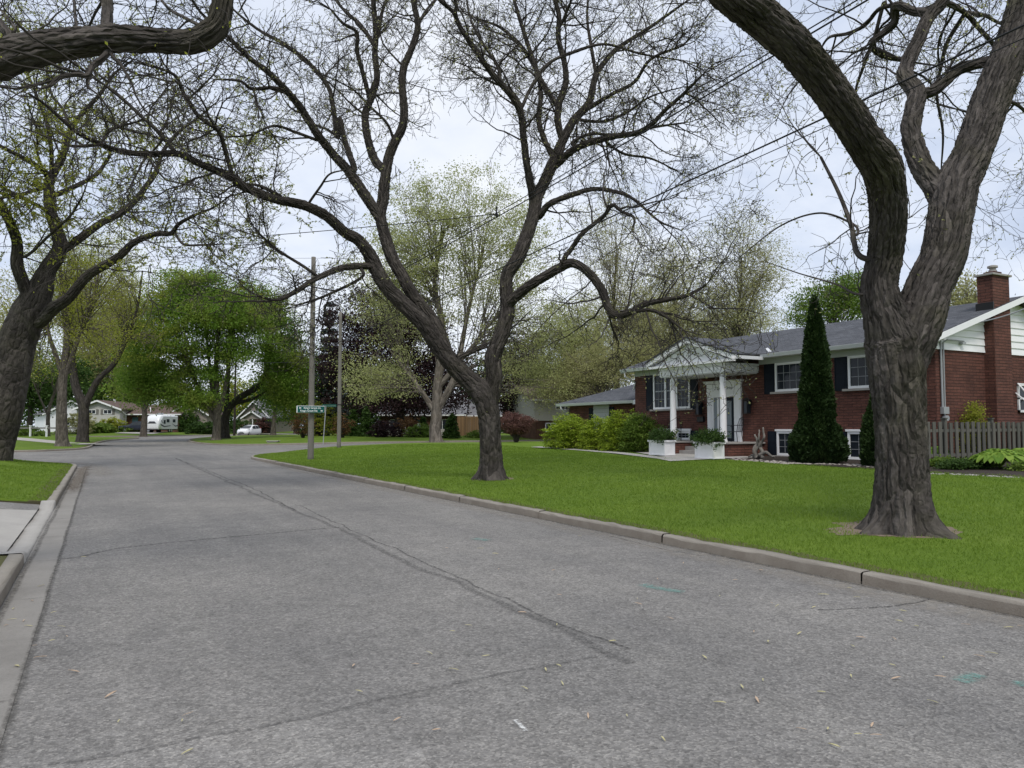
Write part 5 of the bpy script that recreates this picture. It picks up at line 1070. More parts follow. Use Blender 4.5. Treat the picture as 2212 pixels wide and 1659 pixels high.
bgtree('maple_tree', 'large full leafed green maple on the corner lawn, the biggest crown', 468, 946, 78, [(430, 700, 120, 120), (340, 740, 75, 110), (500, 690, 100, 110), (390, 640, 70, 60), (330, 845, 60, 45), (430, 840, 70, 50), (300, 780, 42, 70), (420, 868, 70, 18)], 330, 340, 1.25, .17, L_MAPLE, BARK_G, 19, 6, None, .18, 0, [[(0, 0), (0, .15), (-.2, .45), (.2, .9)], [(0, .1), (-1.5, .25), (-4., .55)], [(0, .12), (-.7, .35), (-1.6, .8)], [(0, .12), (1., .4), (1.2, .85)]], flat=.3)
bgtree('maple_tree', 'dark trunked maple with a heavy limb bending right over the white car', 487, 942, 84, [(610, 780, 55, 85), (625, 860, 45, 40), (590, 700, 50, 60), (560, 660, 55, 60), (640, 800, 35, 60)], 170, 290, 1.25, .17, L_MAPLE, BARK_D, 20, 7, None, .3, 0, [[(0, 0), (0, .14), (1.2, .24), (3.8, .34), (4.6, .48), (5.2, .8)], [(0, .12), (0.2, .45), (.6, .85)], [(1., .22), (3.8, .27), (6.2, .42)]], flat=.3)
bgtree('street_tree', 'slim Y trunked tree standing in front of the white trailer', 310, 934, 100, [(310, 800, 60, 60), (275, 830, 45, 40), (350, 830, 40, 45)], 130, 40, 1.3, .3, L_MAPLE, BARK_G, 15, 8, None, .3, 0, [[(0, 0), (0, .3), (-1.2, .55), (-1.8, .9)], [(0, .28), (1.1, .5), (1.6, .9)]])
bgtree('sycamore_tree', 'pale barked tree with swollen trunk and airy light green crown', 942, 956, 65, [(840, 600, 110, 110), (890, 490, 110, 110), (1010, 440, 110, 85), (1100, 540, 110, 130), (970, 570, 130, 130), (1140, 720, 100, 100), (810, 800, 80, 70), (1190, 840, 75, 40), (820, 840, 100, 40), (900, 720, 70, 70)], 520, 70, .95, .125, L_SYC, BARK_P, 28, 9, None, .16, 1.2, [[(0, 0), (-.1, .05), (0, .08), (.1, .2), (.5, .4), (-.2, .58), (.6, .76)], [(.1, .12), (1.6, .24), (2.6, .45), (4., .7)], [(.1, .1), (-1.6, .2), (-4.2, .34)], [(.2, .2), (3.4, .36), (6., .5)]])
bgtree('copper_beech', 'dark purple leafed tree behind the pale barked tree', 862, 941, 84, [(775, 740, 100, 130), (900, 760, 100, 125), (840, 680, 85, 80), (745, 800, 55, 90), (970, 820, 70, 75), (850, 865, 120, 42)], 620, 95, 1.3, .21, L_PURP, BARK_D, 26, 10, 'purple leafed trees', .2)
bgtree('copper_beech', 'smaller purple leafed tree right of the middle trunk above the red shrub', 1150, 940, 78, [(1140, 800, 50, 85), (1180, 880, 55, 45), (1110, 860, 40, 50), (1240, 830, 40, 60)], 260, 90, 1.2, .2, L_PURP, BARK_D, 20, 12, 'purple leafed trees', .2)
def conifer(name, label, px, py, d, top, half, n, mat, seed, ls=.35, group=None, k=9):
    rg = np.random.default_rng(seed); b = atD(px, py, d); H = (py - top) * d / F; b[2] = ground_z(b); R = half * d / F; t = thing(name, label, 'tree', b, 0, group); a = Acc(); tr = Acc()
    limb(tr, catmull(np.array([np.r_[b, .012 * H + .06], np.r_[b + [0, 0, H * .5], .007 * H + .03], np.r_[b + [0, 0, H * .98], .02]]), .5), 8, 0, seed)
    h = H * (1 - np.sqrt(rg.random(n) * .97)); h = np.round(h / (H / 16)) * H / 16 + rg.normal(size=n) * H * .006; az = rg.uniform(0, 6.283, n); r = R * (1 - h / H) ** .85 * rg.uniform(.75, 1.05, n)
    e = b + np.c_[r * np.cos(az), r * np.sin(az), np.maximum(.1, h - .12 * r)]; s = b + np.c_[0 * h, 0 * h, h]; tt = np.linspace(0, 1, 5)[None, :, None]
    P = s[:, None] * (1 - tt) + e[:, None] * tt; P[:, :, 2] -= .05 * np.sin(tt[..., 0] * 3.1) * r[:, None]; tubes(tr, P, np.full((n, 5), .02 + .0002 * d), 3)
    u = rg.uniform(.2, 1, (n, k * 3))[..., None]; c = (s[:, None] * (1 - u) + e[:, None] * u).reshape(-1, 3); c += rg.normal(size=c.shape) * [.16 * R / 2, .16 * R / 2, .05 * R]
    leaves(rg, a, c, ls, .3, .4, .3); tr.obj('trunk', BARK_D, t, True, True); a.obj('foliage', mat, t, False, False, True); return t
conifer('spruce_tree', 'tall blue grey spruce behind the two concrete poles', 708, 940, 92, 636, 52, 360, L_SPRUCE, 3, .42)
conifer('spruce_tree', 'dark spruce rising among the trees behind the garage wing', 1290, 935, 82, 690, 48, 300, L_SPRUCE, 6, .4); conifer('spruce_tree', 'second dark spruce right of the first behind the garage roof', 1400, 935, 88, 660, 42, 300, L_SPRUCE, 7, .4)
for i, (px, py, d, top, hf, lab) in enumerate([(762, 944, 80, 884, 17, 'small dark evergreen just right of the thin street sign'), (790, 945, 78, 880, 22, 'rounded small evergreen under the purple tree, left side'), (975, 946, 72, 888, 22, 'little evergreen tree right of the pale swollen trunk'), (914, 946, 76, 902, 18, 'little evergreen between the dark and the pale trunks')]):
    conifer('small_evergreen', lab, px, py, d, top, hf, 170, L_DARK, 20 + i, .2, 'small evergreens across the side street', 12)
HZ = [  # trees of the wooded background, each its own crown
    ('budding tall tree behind the garage wing with upright twigs', 1330, 940, 75, [(1330, 560, 110, 180), (1280, 720, 90, 110), (1400, 700, 90, 110)], 300, 42, 1.05, .11, L_OLIVE, BARK_G, 18, 1.3),
    ('budding tree with straight grey stem above the portico gable', 1602, 930, 64, [(1590, 560, 100, 130), (1540, 660, 110, 90), (1650, 610, 80, 110)], 300, 42, 1., .10, L_OLIVE, BARK_G, 16, 1.2),
    ('olive leafed spreading tree behind the wing roof', 1460, 935, 70, [(1470, 690, 110, 90), (1400, 760, 90, 60), (1520, 730, 80, 60), (1440, 600, 90, 90)], 320, 50, 1., .11, L_OLIVE, BARK_G, 16, 1.2),
    ('light green tree just right of the middle trunk over the white house', 1230, 938, 70, [(1230, 730, 80, 90), (1190, 810, 70, 50), (1290, 800, 60, 60)], 250, 64, .95, .125, L_SYC, BARK_G, 14, 1.2),
    ('full green tree behind the brick house ridge right of the cedar', 1800, 900, 60, [(1800, 650, 75, 65), (1850, 640, 60, 55), (1750, 670, 45, 50)], 300, 60, .8, .13, L_MID, BARK_G, 14, 0),
    ('yellow green tree left of the brick chimney', 2085, 900, 58, [(2090, 640, 42, 50), (2060, 660, 40, 40)], 130, 18, .8, .16, L_OLIVE, BARK_G, 10, 1.5),
    ('dark red tree peeping over the gable right of the chimney', 2230, 900, 55, [(2225, 665, 28, 26)], 60, 30, .6, .16, L_PURP, BARK_D, 8, 0),
    ('dense dark tree in the wood at far left', 62, 935, 100, [(60, 810, 50, 80), (95, 840, 30, 60)], 200, 45, 1.4, .3, L_DARK, BARK_D, 14, 0),
    ('dark green tree filling the gap behind the grey barked tree', 150, 935, 128, [(150, 830, 55, 60), (110, 860, 30, 45)], 170, 40, 1.5, .36, L_DARK, BARK_D, 14, 0),
    ('yellow green tree behind the white gabled house', 215, 932, 140, [(215, 815, 60, 55), (170, 800, 40, 50)], 200, 34, 1.6, .38, L_MID, BARK_D, 14, 0),
    ('mid green tree behind the brown roof ridge', 285, 932, 142, [(285, 835, 50, 48)], 150, 34, 1.6, .38, L_MID, BARK_D, 6, 0),
    ('pale yellow green tree beyond the wooden lamp pole', 528, 935, 150, [(500, 850, 28, 42), (545, 850, 26, 34)], 110, 34, 1.5, .36, L_YEL, BARK_D, 10, 0),
    ('dark tree behind the red shrubs beyond the white car', 640, 935, 120, [(620, 860, 45, 50), (670, 820, 40, 70)], 190, 40, 1.4, .34, L_DARK, BARK_D, 14, 0),
    ('tree with leaning grey stem right of the far brown house', 590, 938, 100, [(600, 800, 50, 70), (575, 850, 30, 40)], 120, 36, 1.3, .3, L_DARK, BARK_G, 12, 0),
    ('dim green tree behind the brown fence', 1050, 938, 105, [(1030, 830, 60, 60), (1090, 800, 50, 70)], 170, 34, 1.4, .32, L_DARK, BARK_D, 12, 0),
    ('dull green tree beyond the roofs left of the spruce', 760, 935, 125, [(770, 840, 60, 70)], 170, 34, 1.5, .36, L_DARK, BARK_D, 12, 0),
    ('tall budding tree above the left wood', 20, 935, 85, [(30, 700, 80, 120), (-60, 760, 60, 90)], 200, 12, 1.2, .22, L_OLIVE, BARK_G, 16, 1.6),
    ('hazy budding tree between the big maple and the left verge trees', 262, 934, 136, [(255, 700, 70, 110), (210, 750, 60, 80)], 340, 22, 1.5, .3, L_OLIVE, BARK_G, 7, 1.6),
    ('dense olive crown low behind the garage wing roof', 1300, 938, 66, [(1300, 790, 90, 60), (1230, 830, 60, 45), (1370, 770, 60, 50)], 300, 60, .8, .11, L_OLIVE, BARK_G, 10, .6),
    ('loose olive tree filling the gap behind the spruces', 1450, 936, 84, [(1430, 740, 90, 80), (1350, 690, 80, 90), (1540, 760, 90, 60), (1640, 720, 80, 60)], 340, 60, 1.1, .125, L_OLIVE, BARK_G, 10, 1.2)]
for i, (lab, px, py, d, lo, n, k, rc, ls, mt, bk, tw, tg) in enumerate(HZ): bgtree('background_tree', lab, px, py, d, lo, n, k, rc, ls, mt, bk, tw, 60 + i, 'trees of the wooded background', .25, tg)
# distant hedge of woodland closing the view
def belt(seed, x0, x1, d, top, n):
    rg = np.random.default_rng(seed); a = Acc(); px = rg.uniform(x0, x1, n); hgt = np.array([top + 26 * mnoise.noise(Vector((p * .02, seed, 0))) for p in px]); py = rg.uniform(0, 1, n) ** .8; y = 936 - py * (936 - hgt)
    C = np.array([atD(p, q, d + e) for p, q, e in zip(px, y, rg.uniform(-6, 6, n))]); k = 26; c = np.repeat(C, k, 0) + rg.normal(size=(n * k, 3)) * [1., 1., .7]
    leaves(rg, a, c, .45, .2); return a.obj('woodland', L_DARK, None, False, False, True)
for j, (x0, x1, d, top) in enumerate([(-150, 330, 165, 850), (330, 760, 170, 868), (700, 1260, 130, 872)]): stuff(tag(belt(j, x0, x1, d, top, 620), ['far dark wood behind the left houses', 'far wood closing the end of the street', 'dim wood behind the houses across the side street'][j], 'woodland'))
def sh(px, py, d, rx, H, lab, n, mat, seed, ls=.14, name='garden_shrub', **k):
    c = atD(px, py, d); c[2] = ground_z(c) - .03; return shrub(name, c, rx, rx, H, lab, n, mat, seed, ls, **k)
c = atD(1115, 957, 52); shrub('red_shrub', (c[0], c[1], zR1(min(c[0], 60), c[1])), 1.5, 1.5, 2.0, 'vase shaped dull red shrub at the far edge of the front lawn', 700, L_RED, 4, .075, .3, 16, None, .5, vase=.3, bark=BARK_G, k=20)
sh(240, 928, 112, 2., 2.2, 'golden weeping shrub below the beige house gable', 260, L_YEL, 12, .2); sh(212, 933, 108, 2.2, 1.5, 'green bush at the corner of the beige house', 260, L_MID, 13, .2); sh(276, 930, 112, 1.6, 1., 'low shrub bed beside the teal doorway', 160, L_MID, 14, .2)
sh(168, 934, 104, 2.4, 3.1, 'tall pale shrub between the two verge trees', 240, L_OLIVE, 15, .2); sh(440, 934, 112, 2.6, 1.9, 'dark hedge bush right of the trailer', 320, L_DARK, 16, .22); sh(408, 932, 120, 1.6, 3.2, 'dark conifer like bush touching the trailer end', 260, L_DARK, 17, .22)
sh(520, 934, 118, 2.2, 2., 'dark bush left of the wooden lamp pole', 220, L_DARK, 18, .22); sh(655, 945, 74, 1.5, 2.6, 'thin rust tinted shrub left of the near pole', 170, L_RUST, 19, .14, vase=.15, k=9); sh(690, 941, 86, 2.2, 4., 'drooping yellow green tree shrub right of the near pole', 280, L_YEL, 20, .17); sh(740, 949, 72, 1.3, 2.3, 'young orange tinted shrub right of the second pole', 150, L_RUST, 21, .14, vase=.15, k=9)
sh(565, 934, 122, 1.2, 2.6, 'bright red bush beside the far brown house', 140, L_RED, 22, .2); sh(830, 945, 74, 1.6, 1.7, 'black purple bush under the dark tree', 220, L_PURP, 23, .15); sh(885, 944, 76, 1.8, 2., 'rusty bush behind the dark trunk', 220, L_RUST, 24, .15); sh(1035, 945, 74, 1.3, .7, 'low pale plants at the foot of the tan fence', 140, L_MID, 25, .14); sh(905, 944, 74, 1.5, 1.3, 'low green bush left of the pale trunk', 160, L_MID, 26, .14)
sh(35, 938, 88, 3., 1.6, 'low hedge behind the rail fence', 300, L_MID, 27, .18)
# ------------------------------------------------------------------ far houses (local frame: x right, y away, z up)
def local(name, label, cat, px, py, d, turn=0., group=None):
    return thing(name, label, cat, atD(px, py, d), -HD + math.radians(turn), group)
def gable_block(t, x0, x1, y0, y1, ze, zr_, axis, wall, roof, trim=WHITE, ov=.4, z0=-.6, wallname='wall', roofname='roof'):
    """axis 'y': ridge runs away from the viewer (gable faces us); 'x': eave faces us"""
    m = MB()
    if axis == 'y':
        xm = (x0 + x1) / 2; m.prism([(x0, y0, z0), (x1, y0, z0), (x1, y0, ze), (xm, y0, zr_), (x0, y0, ze)], (0, y1 - y0, 0)); m.build(wallname, wall, t)
        s = (zr_ - ze) / (xm - x0); r = MB(); tr = MB()
        for a, b in ((x0 - ov, xm), (x1 + ov, xm)):
            za, zb = ze - s * ov + .02, zr_ + .02
            r.hexa([(a, y0 - ov, za), (a, y1 + ov, za), (b, y1 + ov, zb), (b, y0 - ov, zb)], [(a, y0 - ov, za + .14), (a, y1 + ov, za + .14), (b, y1 + ov, zb + .14), (b, y0 - ov, zb + .14)])
            tr.hexa([(a, y0 - ov - .03, za - .12), (a, y0 - ov - .003, za - .12), (b, y0 - ov - .003, zb - .12), (b, y0 - ov - .03, zb - .12)], [(a, y0 - ov - .03, za + .13), (a, y0 - ov - .003, za + .13), (b, y0 - ov - .003, zb + .13), (b, y0 - ov - .03, zb + .13)])
    else:
        ym = (y0 + y1) / 2; m.prism([(x0, y0, z0), (x0, y1, z0), (x0, y1, ze), (x0, ym, zr_), (x0, y0, ze)], (x1 - x0, 0, 0)); m.build(wallname, wall, t)
        s = (zr_ - ze) / (ym - y0); r = MB(); tr = MB()
        for a, b in ((y0 - ov, ym), (y1 + ov, ym)):
            za, zb = ze - s * ov + .02, zr_ + .02
            r.hexa([(x0 - ov, a, za), (x1 + ov, a, za), (x1 + ov, b, zb), (x0 - ov, b, zb)], [(x0 - ov, a, za + .14), (x1 + ov, a, za + .14), (x1 + ov, b, zb + .14), (x0 - ov, b, zb + .14)])
        za = ze - s * ov; tr.box(x0 - ov, x1 + ov, y0 - ov - .12, y0 - ov - .003, za, za + .16)
    ro = r.build(roofname, roof, t); tr.build('roof_trim', trim, ro); return ro
def fwin(t, x0, x1, y, z0, z1, bars=2, sh=None):
    w_ = MB(); f = .08
    for a in ((x0, x0 + f, z0, z1), (x1 - f, x1, z0, z1), (x0, x1, z0, z0 + f), (x0, x1, z1 - f, z1)): w_.box(a[0], a[1], y - .06, y + .05, a[2], a[3])
    for i in range(1, bars): xx = x0 + (x1 - x0) * i / bars; w_.box(xx - .03, xx + .03, y - .05, y + .05, z0 + f, z1 - f)
    o = w_.build('window', WHITE, t); MB().box(x0 + .04, x1 - .04, y - .02, y - .003, z0 + .04, z1 - .04).build('pane', GLASS, o)
    if sh:
        for a, b in ((x0 - .42, x0 - .04), (x1 + .04, x1 + .42)): MB().box(a, b, y - .05, y - .003, z0 - .05, z1 + .05).build('shutter', sh, t)
GREYP = M('taupe_paint', (.16, .15, .14), .6); TEALP = M('teal_door_paint', (.03, .07, .075), .5); STUCCO = M('warm_stucco', (.27, .235, .21), .9, var=.15, bump=.2)

t = local('beige_house', 'beige sided split level house with brown roof, two shuttered windows and white trim', 'house', 211, 932, 118)
gable_block(t, -3.3, 3.3, 0, 10, 3.45, 4.65, 'y', SIDE_B, SHING_R, ov=.5, z0=1.2)
MB().box(-3.1, 3.1, .3, 9.8, -.6, 1.2).build('foundation', M('dark_foundation', (.05, .045, .04), .9), t)
fwin(t, -1.6, -.35, -.003, 2.65, 3.35, 2, GREYP); fwin(t, .8, 2.1, -.003, 2.65, 3.35, 2, GREYP)
gable_block(t, 3.305, 11.5, 2.2, 9.5, 2.75, 4.05, 'x', BRICK_B, SHING_R, ov=.55, wallname='side_wall', roofname='side_roof')
MB().box(4.2, 5.1, 2.1, 2.19, -.2, 2.2).build('door', TEALP, t); fwin(t, 7.2, 9.4, 2.19, .5, 2.2, 2); MB().tube([(3.5, -.3, 3.4), (3.45, 1.5, 2.6)], .06, 6).tube([(3.45, 1.6, 2.6), (3.4, 1.7, 0)], .05, 6).build('downspout', WHITE, t)
gable_block(t, 9.6, 15.4, 3.2, 10, 2.75, 4.5, 'y', STUCCO, SHING_R, ov=.45, wallname='garage_wall', roofname='garage_roof')
MB().box(10.4, 14.4, 3.14, 3.197, -.2, 2.1).build('garage_door', GREYP, t); MB().lathe((.4, 4, 4.5), [(.15, 0), (.15, .5), (.22, .5), (.22, .6)], 10).build('vent_pipe', WHITE, t)
MB().hexa([(6.9, 2.3, 3.), (7., 2.3, 3.), (6.3, 3.6, 3.6), (6.2, 3.6, 3.6)], [(6.9, 2.3, 3.2), (7., 2.3, 3.2), (6.3, 3.6, 3.8), (6.2, 3.6, 3.8)]).build('roof_flashing', WHITE, t)
t = local('white_house', 'white gabled house with pale grey roof half hidden by two verge trunks', 'house', 150, 932, 126, 40)
gable_block(t, -3.6, 3.6, 0, 9, 2.9, 5.0, 'y', SIDE_W, SHING_G, ov=.4); fwin(t, -.6, .6, -.003, 1., 2.2)
t = local('brown_house', 'small taupe house with grey roof and porch at the end of the street', 'house', 536, 936, 125, -12)
gable_block(t, -2.6, 2.4, 2, 11, 2.9, 5.2, 'y', STUCCO, SHING_G, ov=.5); gable_block(t, -.6, 2.6, -.5, 2, 2.55, 3.5, 'y', STUCCO, SHING_G, ov=.35, wallname='porch_gable', roofname='porch_roof', z0=2.3)
for x in (-.5, 1., 2.5): MB().tube([(x, -.4, -.3), (x, -.4, 2.3)], .09, 8).build('porch_post', WHITE, t)
fwin(t, .2, 1., 1.99, 1., 2.2); fwin(t, 1.3, 2.1, 1.99, 1., 2.2)
board_fence('wooden_fence', atD(512, 937, 121), atD(550, 937, 121), lambda f: atD(512, 937, 121)[2], 1.35, .15, TANWOOD, 'pale wooden fence behind the white hatchback', 2.5, False)
board_fence('wooden_fence', atD(556, 937, 122), atD(590, 937, 122), lambda f: atD(556, 937, 122)[2], 2.2, .15, DARKWOOD, 'dark wooden fence right of the far brown house', 2.5, False)
t = local('dark_brick_house', 'low dark brick house with grey roof in the shade of the purple tree', 'house', 900, 942, 96)
gable_block(t, -4.5, 5.8, 0, 8, 2.7, 4.6, 'x', BRICK_B, SHING_G); fwin(t, -3.4, -1.4, -.003, .8, 2.1, 3); fwin(t, 2.6, 4.4, -.003, .8, 2.1, 3); MB().box(.1, 1.1, -.05, -.003, -.2, 2.1).build('door', TEALP, t)
t = local('pale_house', 'pale roofed house behind the tan fence with a white pergola beam', 'house', 1012, 940, 100)
gable_block(t, -3., 4., 0, 8, 2.6, 4.7, 'x', M('pinkish_stucco', (.42, .36, .34), .9), SHING_G); m = MB().box(-1.6, 2.0, -1.3, -1.15, 2.3, 2.5)
for x in (-1.5, 1.9): m.box(x - .07, x + .07, -1.3, -1.16, -.4, 2.3)
m.build('pergola', WHITE, t)
board_fence('wooden_fence', atD(988, 943, 80), atD(1032, 943, 80), lambda f: atD(988, 943, 80)[2], 2.1, .15, TANWOOD, 'tan board fence between the pale trunk and the middle tree', 2.5, False)
m = MB().box(-2.4, 4.4, 0, .3, 0, .95); t = m.build('garden_wall', CONC_L, None); t.location = atD(872, 946, 82); t.rotation_euler = (0, 0, -HD); tag(t, 'low pale retaining wall under the purple tree across the street', 'wall')
t = local('cream_house', 'cream sided two storey house with tan roof seen left of the garage wing', 'house', 1192, 940, 72, 18)
gable_block(t, -1.7, 6., 0, 8, 3.35, 4.6, 'x', SIDE_C, SHING_T, ov=.6, z0=1.35); MB().box(-1.55, 5.9, .15, 7.8, -.6, 1.35).build('brick_base', BRICK_B, t); fwin(t, .35, 2.3, -.003, 2.35, 3.25, 2); fwin(t, -.6, .5, .145, .3, 1.15, 2)
# rail fence
p0, p1 = atD(40, 937, 84), atD(180, 941, 80); t = thing('rail_fence', 'low split rail fence with white posts on the far left verge', 'fence', p0, math.atan2(p1[1] - p0[1], p1[0] - p0[0])); L = np.linalg.norm((p1 - p0)[:2])
MB().box(0, L, -.04, .04, .55, .70).build('rail', GREYP, t)
for x in (1.9, 4.5, 6.9): MB().box(x - .07, x + .07, -.07, .07, -.3, .85).box(x - .1, x + .1, -.1, .1, .85, .92).build('post', WHITE, t)

# ------------------------------------------------------------------ vehicles
CARW = M('white_car_paint', (.76, .77, .79), .22, spec=.5, var=.02); TYRE = M('tyre_rubber', (.018, .018, .019), .85); RIM = M('wheel_alloy', (.45, .46, .47), .3, .6); NAVYC = M('dark_navy_paint', (.012, .016, .03), .25, spec=.5); DGLASS = mat_glass('car_glass', (.02, .024, .028)); RUBB = M('black_trim', (.02, .02, .022), .6)
LAMP = M('headlamp_lens', (.62, .64, .66), .15); TAIL = M('tail_lamp', (.25, .015, .012), .3); SILV = M('silver_panel', (.52, .53, .54), .4, .1); GRAPH = M('dark_decal', (.05, .05, .06), .5)
def loft(secs, m, name, t, smooth=True):
    """secs: (x, [(y, z)...]) half profiles from the bottom centre outwards to the top centre"""
    mb = MB(); n = len(secs[0][1]); rows = []
    for x, pr in secs: rows.append([(x, y, z) for y, z in pr] + [(x, -y, z) for y, z in pr[::-1]])
    V = [v for r in rows for v in r]; k = 2 * n
    F_ = [(i * k + j, i * k + (j + 1) % k, (i + 1) * k + (j + 1) % k, (i + 1) * k + j) for i in range(len(rows) - 1) for j in range(k)] + [tuple(range(k))[::-1], tuple(range((len(rows) - 1) * k, len(rows) * k))]
    mb.add(V, F_); return mb.build(name, m, t, smooth=smooth)
def wheel(t, x, y, r, wd=.2, z=None):
    s = 1 if y > 0 else -1; z = r if z is None else z; w_ = MB().tube([(x, y - s * wd, z), (x, y, z)], r, 22).build('wheel', TYRE, t); MB().tube([(x, y, z), (x, y + s * .012, z)], r * .64, 16).build('rim', RIM, w_)
    pass
t = local('parked_car', 'white compact hatchback parked nose left beyond the corner lawn', 'car', 538, 941., 112, 180 + 80)      # nose along +x
def sec(hw, zb, zs, zt, ht): return [(hw * .82, zb), (hw, zb + .12), (hw * 1.01, (zb + zs) / 2), (hw * .97, zs), (ht, zt), (ht * .5, zt + .02)]
S_ = [(2.2, sec(.55, .3, .62, .66, .4)), (2.1, sec(.74, .2, .68, .72, .55)), (1.75, sec(.84, .18, .80, .84, .62)), (1.15, sec(.875, .18, .92, .98, .68)), (.95, sec(.88, .18, .95, 1.05, .68)), (.15, sec(.885, .18, .96, 1.46, .58)), (-.5, sec(.885, .18, .98, 1.53, .58)), (-1.3, sec(.88, .18, 1.0, 1.50, .55)), (-1.8, sec(.85, .22, 1.02, 1.36, .50)), (-2.1, sec(.78, .28, .98, 1.05, .52)), (-2.2, sec(.66, .36, .85, .9, .45))]
loft(S_, CARW, 'body', t)
MB().poly([(1.06, -.66, 1.04), (1.06, .66, 1.04), (.22, .54, 1.45), (.22, -.54, 1.45)]).build('windscreen', DGLASS, t).location = (.025, 0, .03)
for s in (-1, 1):
    for q in ([(.85, .99), (.2, 1.38), (-.42, 1.46), (-.42, 1.0)], [(-.5, 1.0), (-.5, 1.46), (-1.15, 1.44), (-1.25, 1.03)], [(-1.32, 1.05), (-1.22, 1.43), (-1.6, 1.33), (-1.7, 1.08)]):
        def yy(z): return np.interp(z, [.96, 1.5], [.885, .60]) + .012
        MB().poly([(x, s * yy(z), z) for x, z in q]).build('side_window', DGLASS, t)
    MB().hexa([(2.02, s * .52, .66), (1.7, s * .80, .80), (1.3, s * .86, .93), (1.55, s * .72, .92)], [(2.06, s * .55, .72), (1.74, s * .83, .86), (1.34, s * .89, .97), (1.59, s * .75, .96)]).build('headlight', LAMP, t)
    MB().box(-2.16, -1.95, s * .66 - .06, s * .66 + .06, .8, 1.2).build('tail_light', TAIL, t); MB().box(.72, .86, s * .93 - .07, s * .93 + .07, .98, 1.1).build('mirror', CARW, t, bevel=.02)
    for x in (1.35, -1.35): wheel(t, x, s * .86, .32)
MB().box(2.17, 2.225, -.45, .45, .30, .44).build('grille', RUBB, t); MB().box(2.21, 2.235, -.26, .26, .46, .57).build('licence_plate', GREYM, t)

t = local('travel_trailer', 'white travel trailer with dark swooshes and sloping front parked in a driveway', 'trailer', 349, 934., 113, 180 + 86); t.scale = (.76, .82, .84)
def ts(hw, zb, zt): return [(hw * .9, zb), (hw, zb + .06), (hw, (zb + zt) / 2), (hw, zt - .15), (hw * .92, zt - .03), (hw * .5, zt)]
loft([(3.55, ts(1.1, .72, 1.5)), (3.5, ts(1.18, .6, 1.9)), (3.2, ts(1.22, .55, 2.45)), (2.7, ts(1.22, .55, 2.88)), (2.0, ts(1.22, .55, 3.05)), (-3.4, ts(1.22, .55, 3.05)), (-3.6, ts(1.2, .6, 2.98))], CARW, 'body', t)
MB().prism([(2.5, 1.235, .6), (2.62, 1.235, 2.0), (1.9, 1.235, 2.75), (-3.5, 1.235, 2.75), (-3.5, 1.235, .6)], (0, -2.47, 0)).build('side_panel', SILV, t)
m = MB()
for s in (1, -1):
    for q in ([(2.9, 1.5), (1.4, 1.1), (-.8, 1.25), (-.8, 1.12), (1.5, .92), (2.9, 1.25)], [(2.7, 2.2), (2.2, 1.75), (.9, 1.5), (2.1, 1.62), (2.7, 1.95)], [(-1.2, 1.6), (-2.6, 1.2), (-3.5, 1.3), (-3.5, 1.1), (-2.6, 1.0)]): m.prism([(x, s * 1.24, z) for x, z in q], (0, s * .012, 0))
m.build('graphics', GRAPH, t)
MB().poly([(3.56, -.8, 1.55), (3.56, .8, 1.55), (3.50, .45, 1.9), (3.50, -.45, 1.9)]).build('front_decal', GRAPH, t).location = (.04, 0, 0)
for x0, x1, z0, z1 in ((1.1, 1.75, 1.5, 2.15), (-.3, .7, 1.75, 2.3), (-2.6, -1.6, 1.75, 2.3)): MB().box(x0, x1, 1.236, 1.262, z0, z1).box(x0, x1, -1.262, -1.236, z0, z1).build('window', DGLASS, t)
MB().box(-3.4, 3.2, -1.15, 1.15, .42, .58).build('chassis', RUBB, t); MB().tube([(3.2, .5, .5), (4.6, 0, .5)], .05, 6).tube([(3.2, -.5, .5), (4.6, 0, .5)], .05, 6).build('tongue', RUBB, t); MB().box(.2, 1.2, -.4, .4, 3.06, 3.36).build('roof_unit', GREYM, t, bevel=.06)
for s in (-1, 1):
    for x in (-.6, -1.4): wheel(t, x, s * 1.18, .34, .22)
t = local('pickup_truck', 'dark navy pickup truck parked left of the white trailer', 'truck', 298, 934.5, 112, 180 + 10); t.scale = (.85,) * 3
def ps(hw, zb, zs, zt, ht): return [(hw * .9, zb), (hw, zb + .1), (hw, (zb + zs) / 2), (hw * .98, zs), (ht, zt), (ht * .5, zt + .01)]
loft([(2.85, ps(.85, .5, 1.0, 1.04, .7)), (2.75, ps(.95, .45, 1.1, 1.14, .75)), (1.5, ps(.98, .45, 1.2, 1.25, .8)), (1.2, ps(.98, .45, 1.2, 1.32, .78)), (.5, ps(.98, .45, 1.22, 1.9, .7)), (-1., ps(.98, .45, 1.22, 1.92, .7)), (-1.15, ps(.98, .45, 1.22, 1.26, .8)), (-2.9, ps(.98, .5, 1.2, 1.22, .85))], NAVYC, 'body', t)
MB().box(2.84, 2.9, -.9, .9, .5, .72).build('bumper', RIM, t); MB().poly([(1.15, -.72, 1.36), (1.15, .72, 1.36), (.55, .64, 1.86), (.55, -.64, 1.86)]).build('windscreen', DGLASS, t).location = (.03, 0, .02)
for s in (-1, 1):
    MB().poly([(1., s * .97, 1.28), (.5, s * .76, 1.8), (-.9, s * .76, 1.8), (-.95, s * .97, 1.28)]).build('side_window', DGLASS, t); MB().box(2.78, 2.87, s * .75 - .12, s * .75 + .12, .9, 1.05).build('headlight', LAMP, t)
    for x in (1.9, -1.9): wheel(t, x, s * .98, .4, .26)

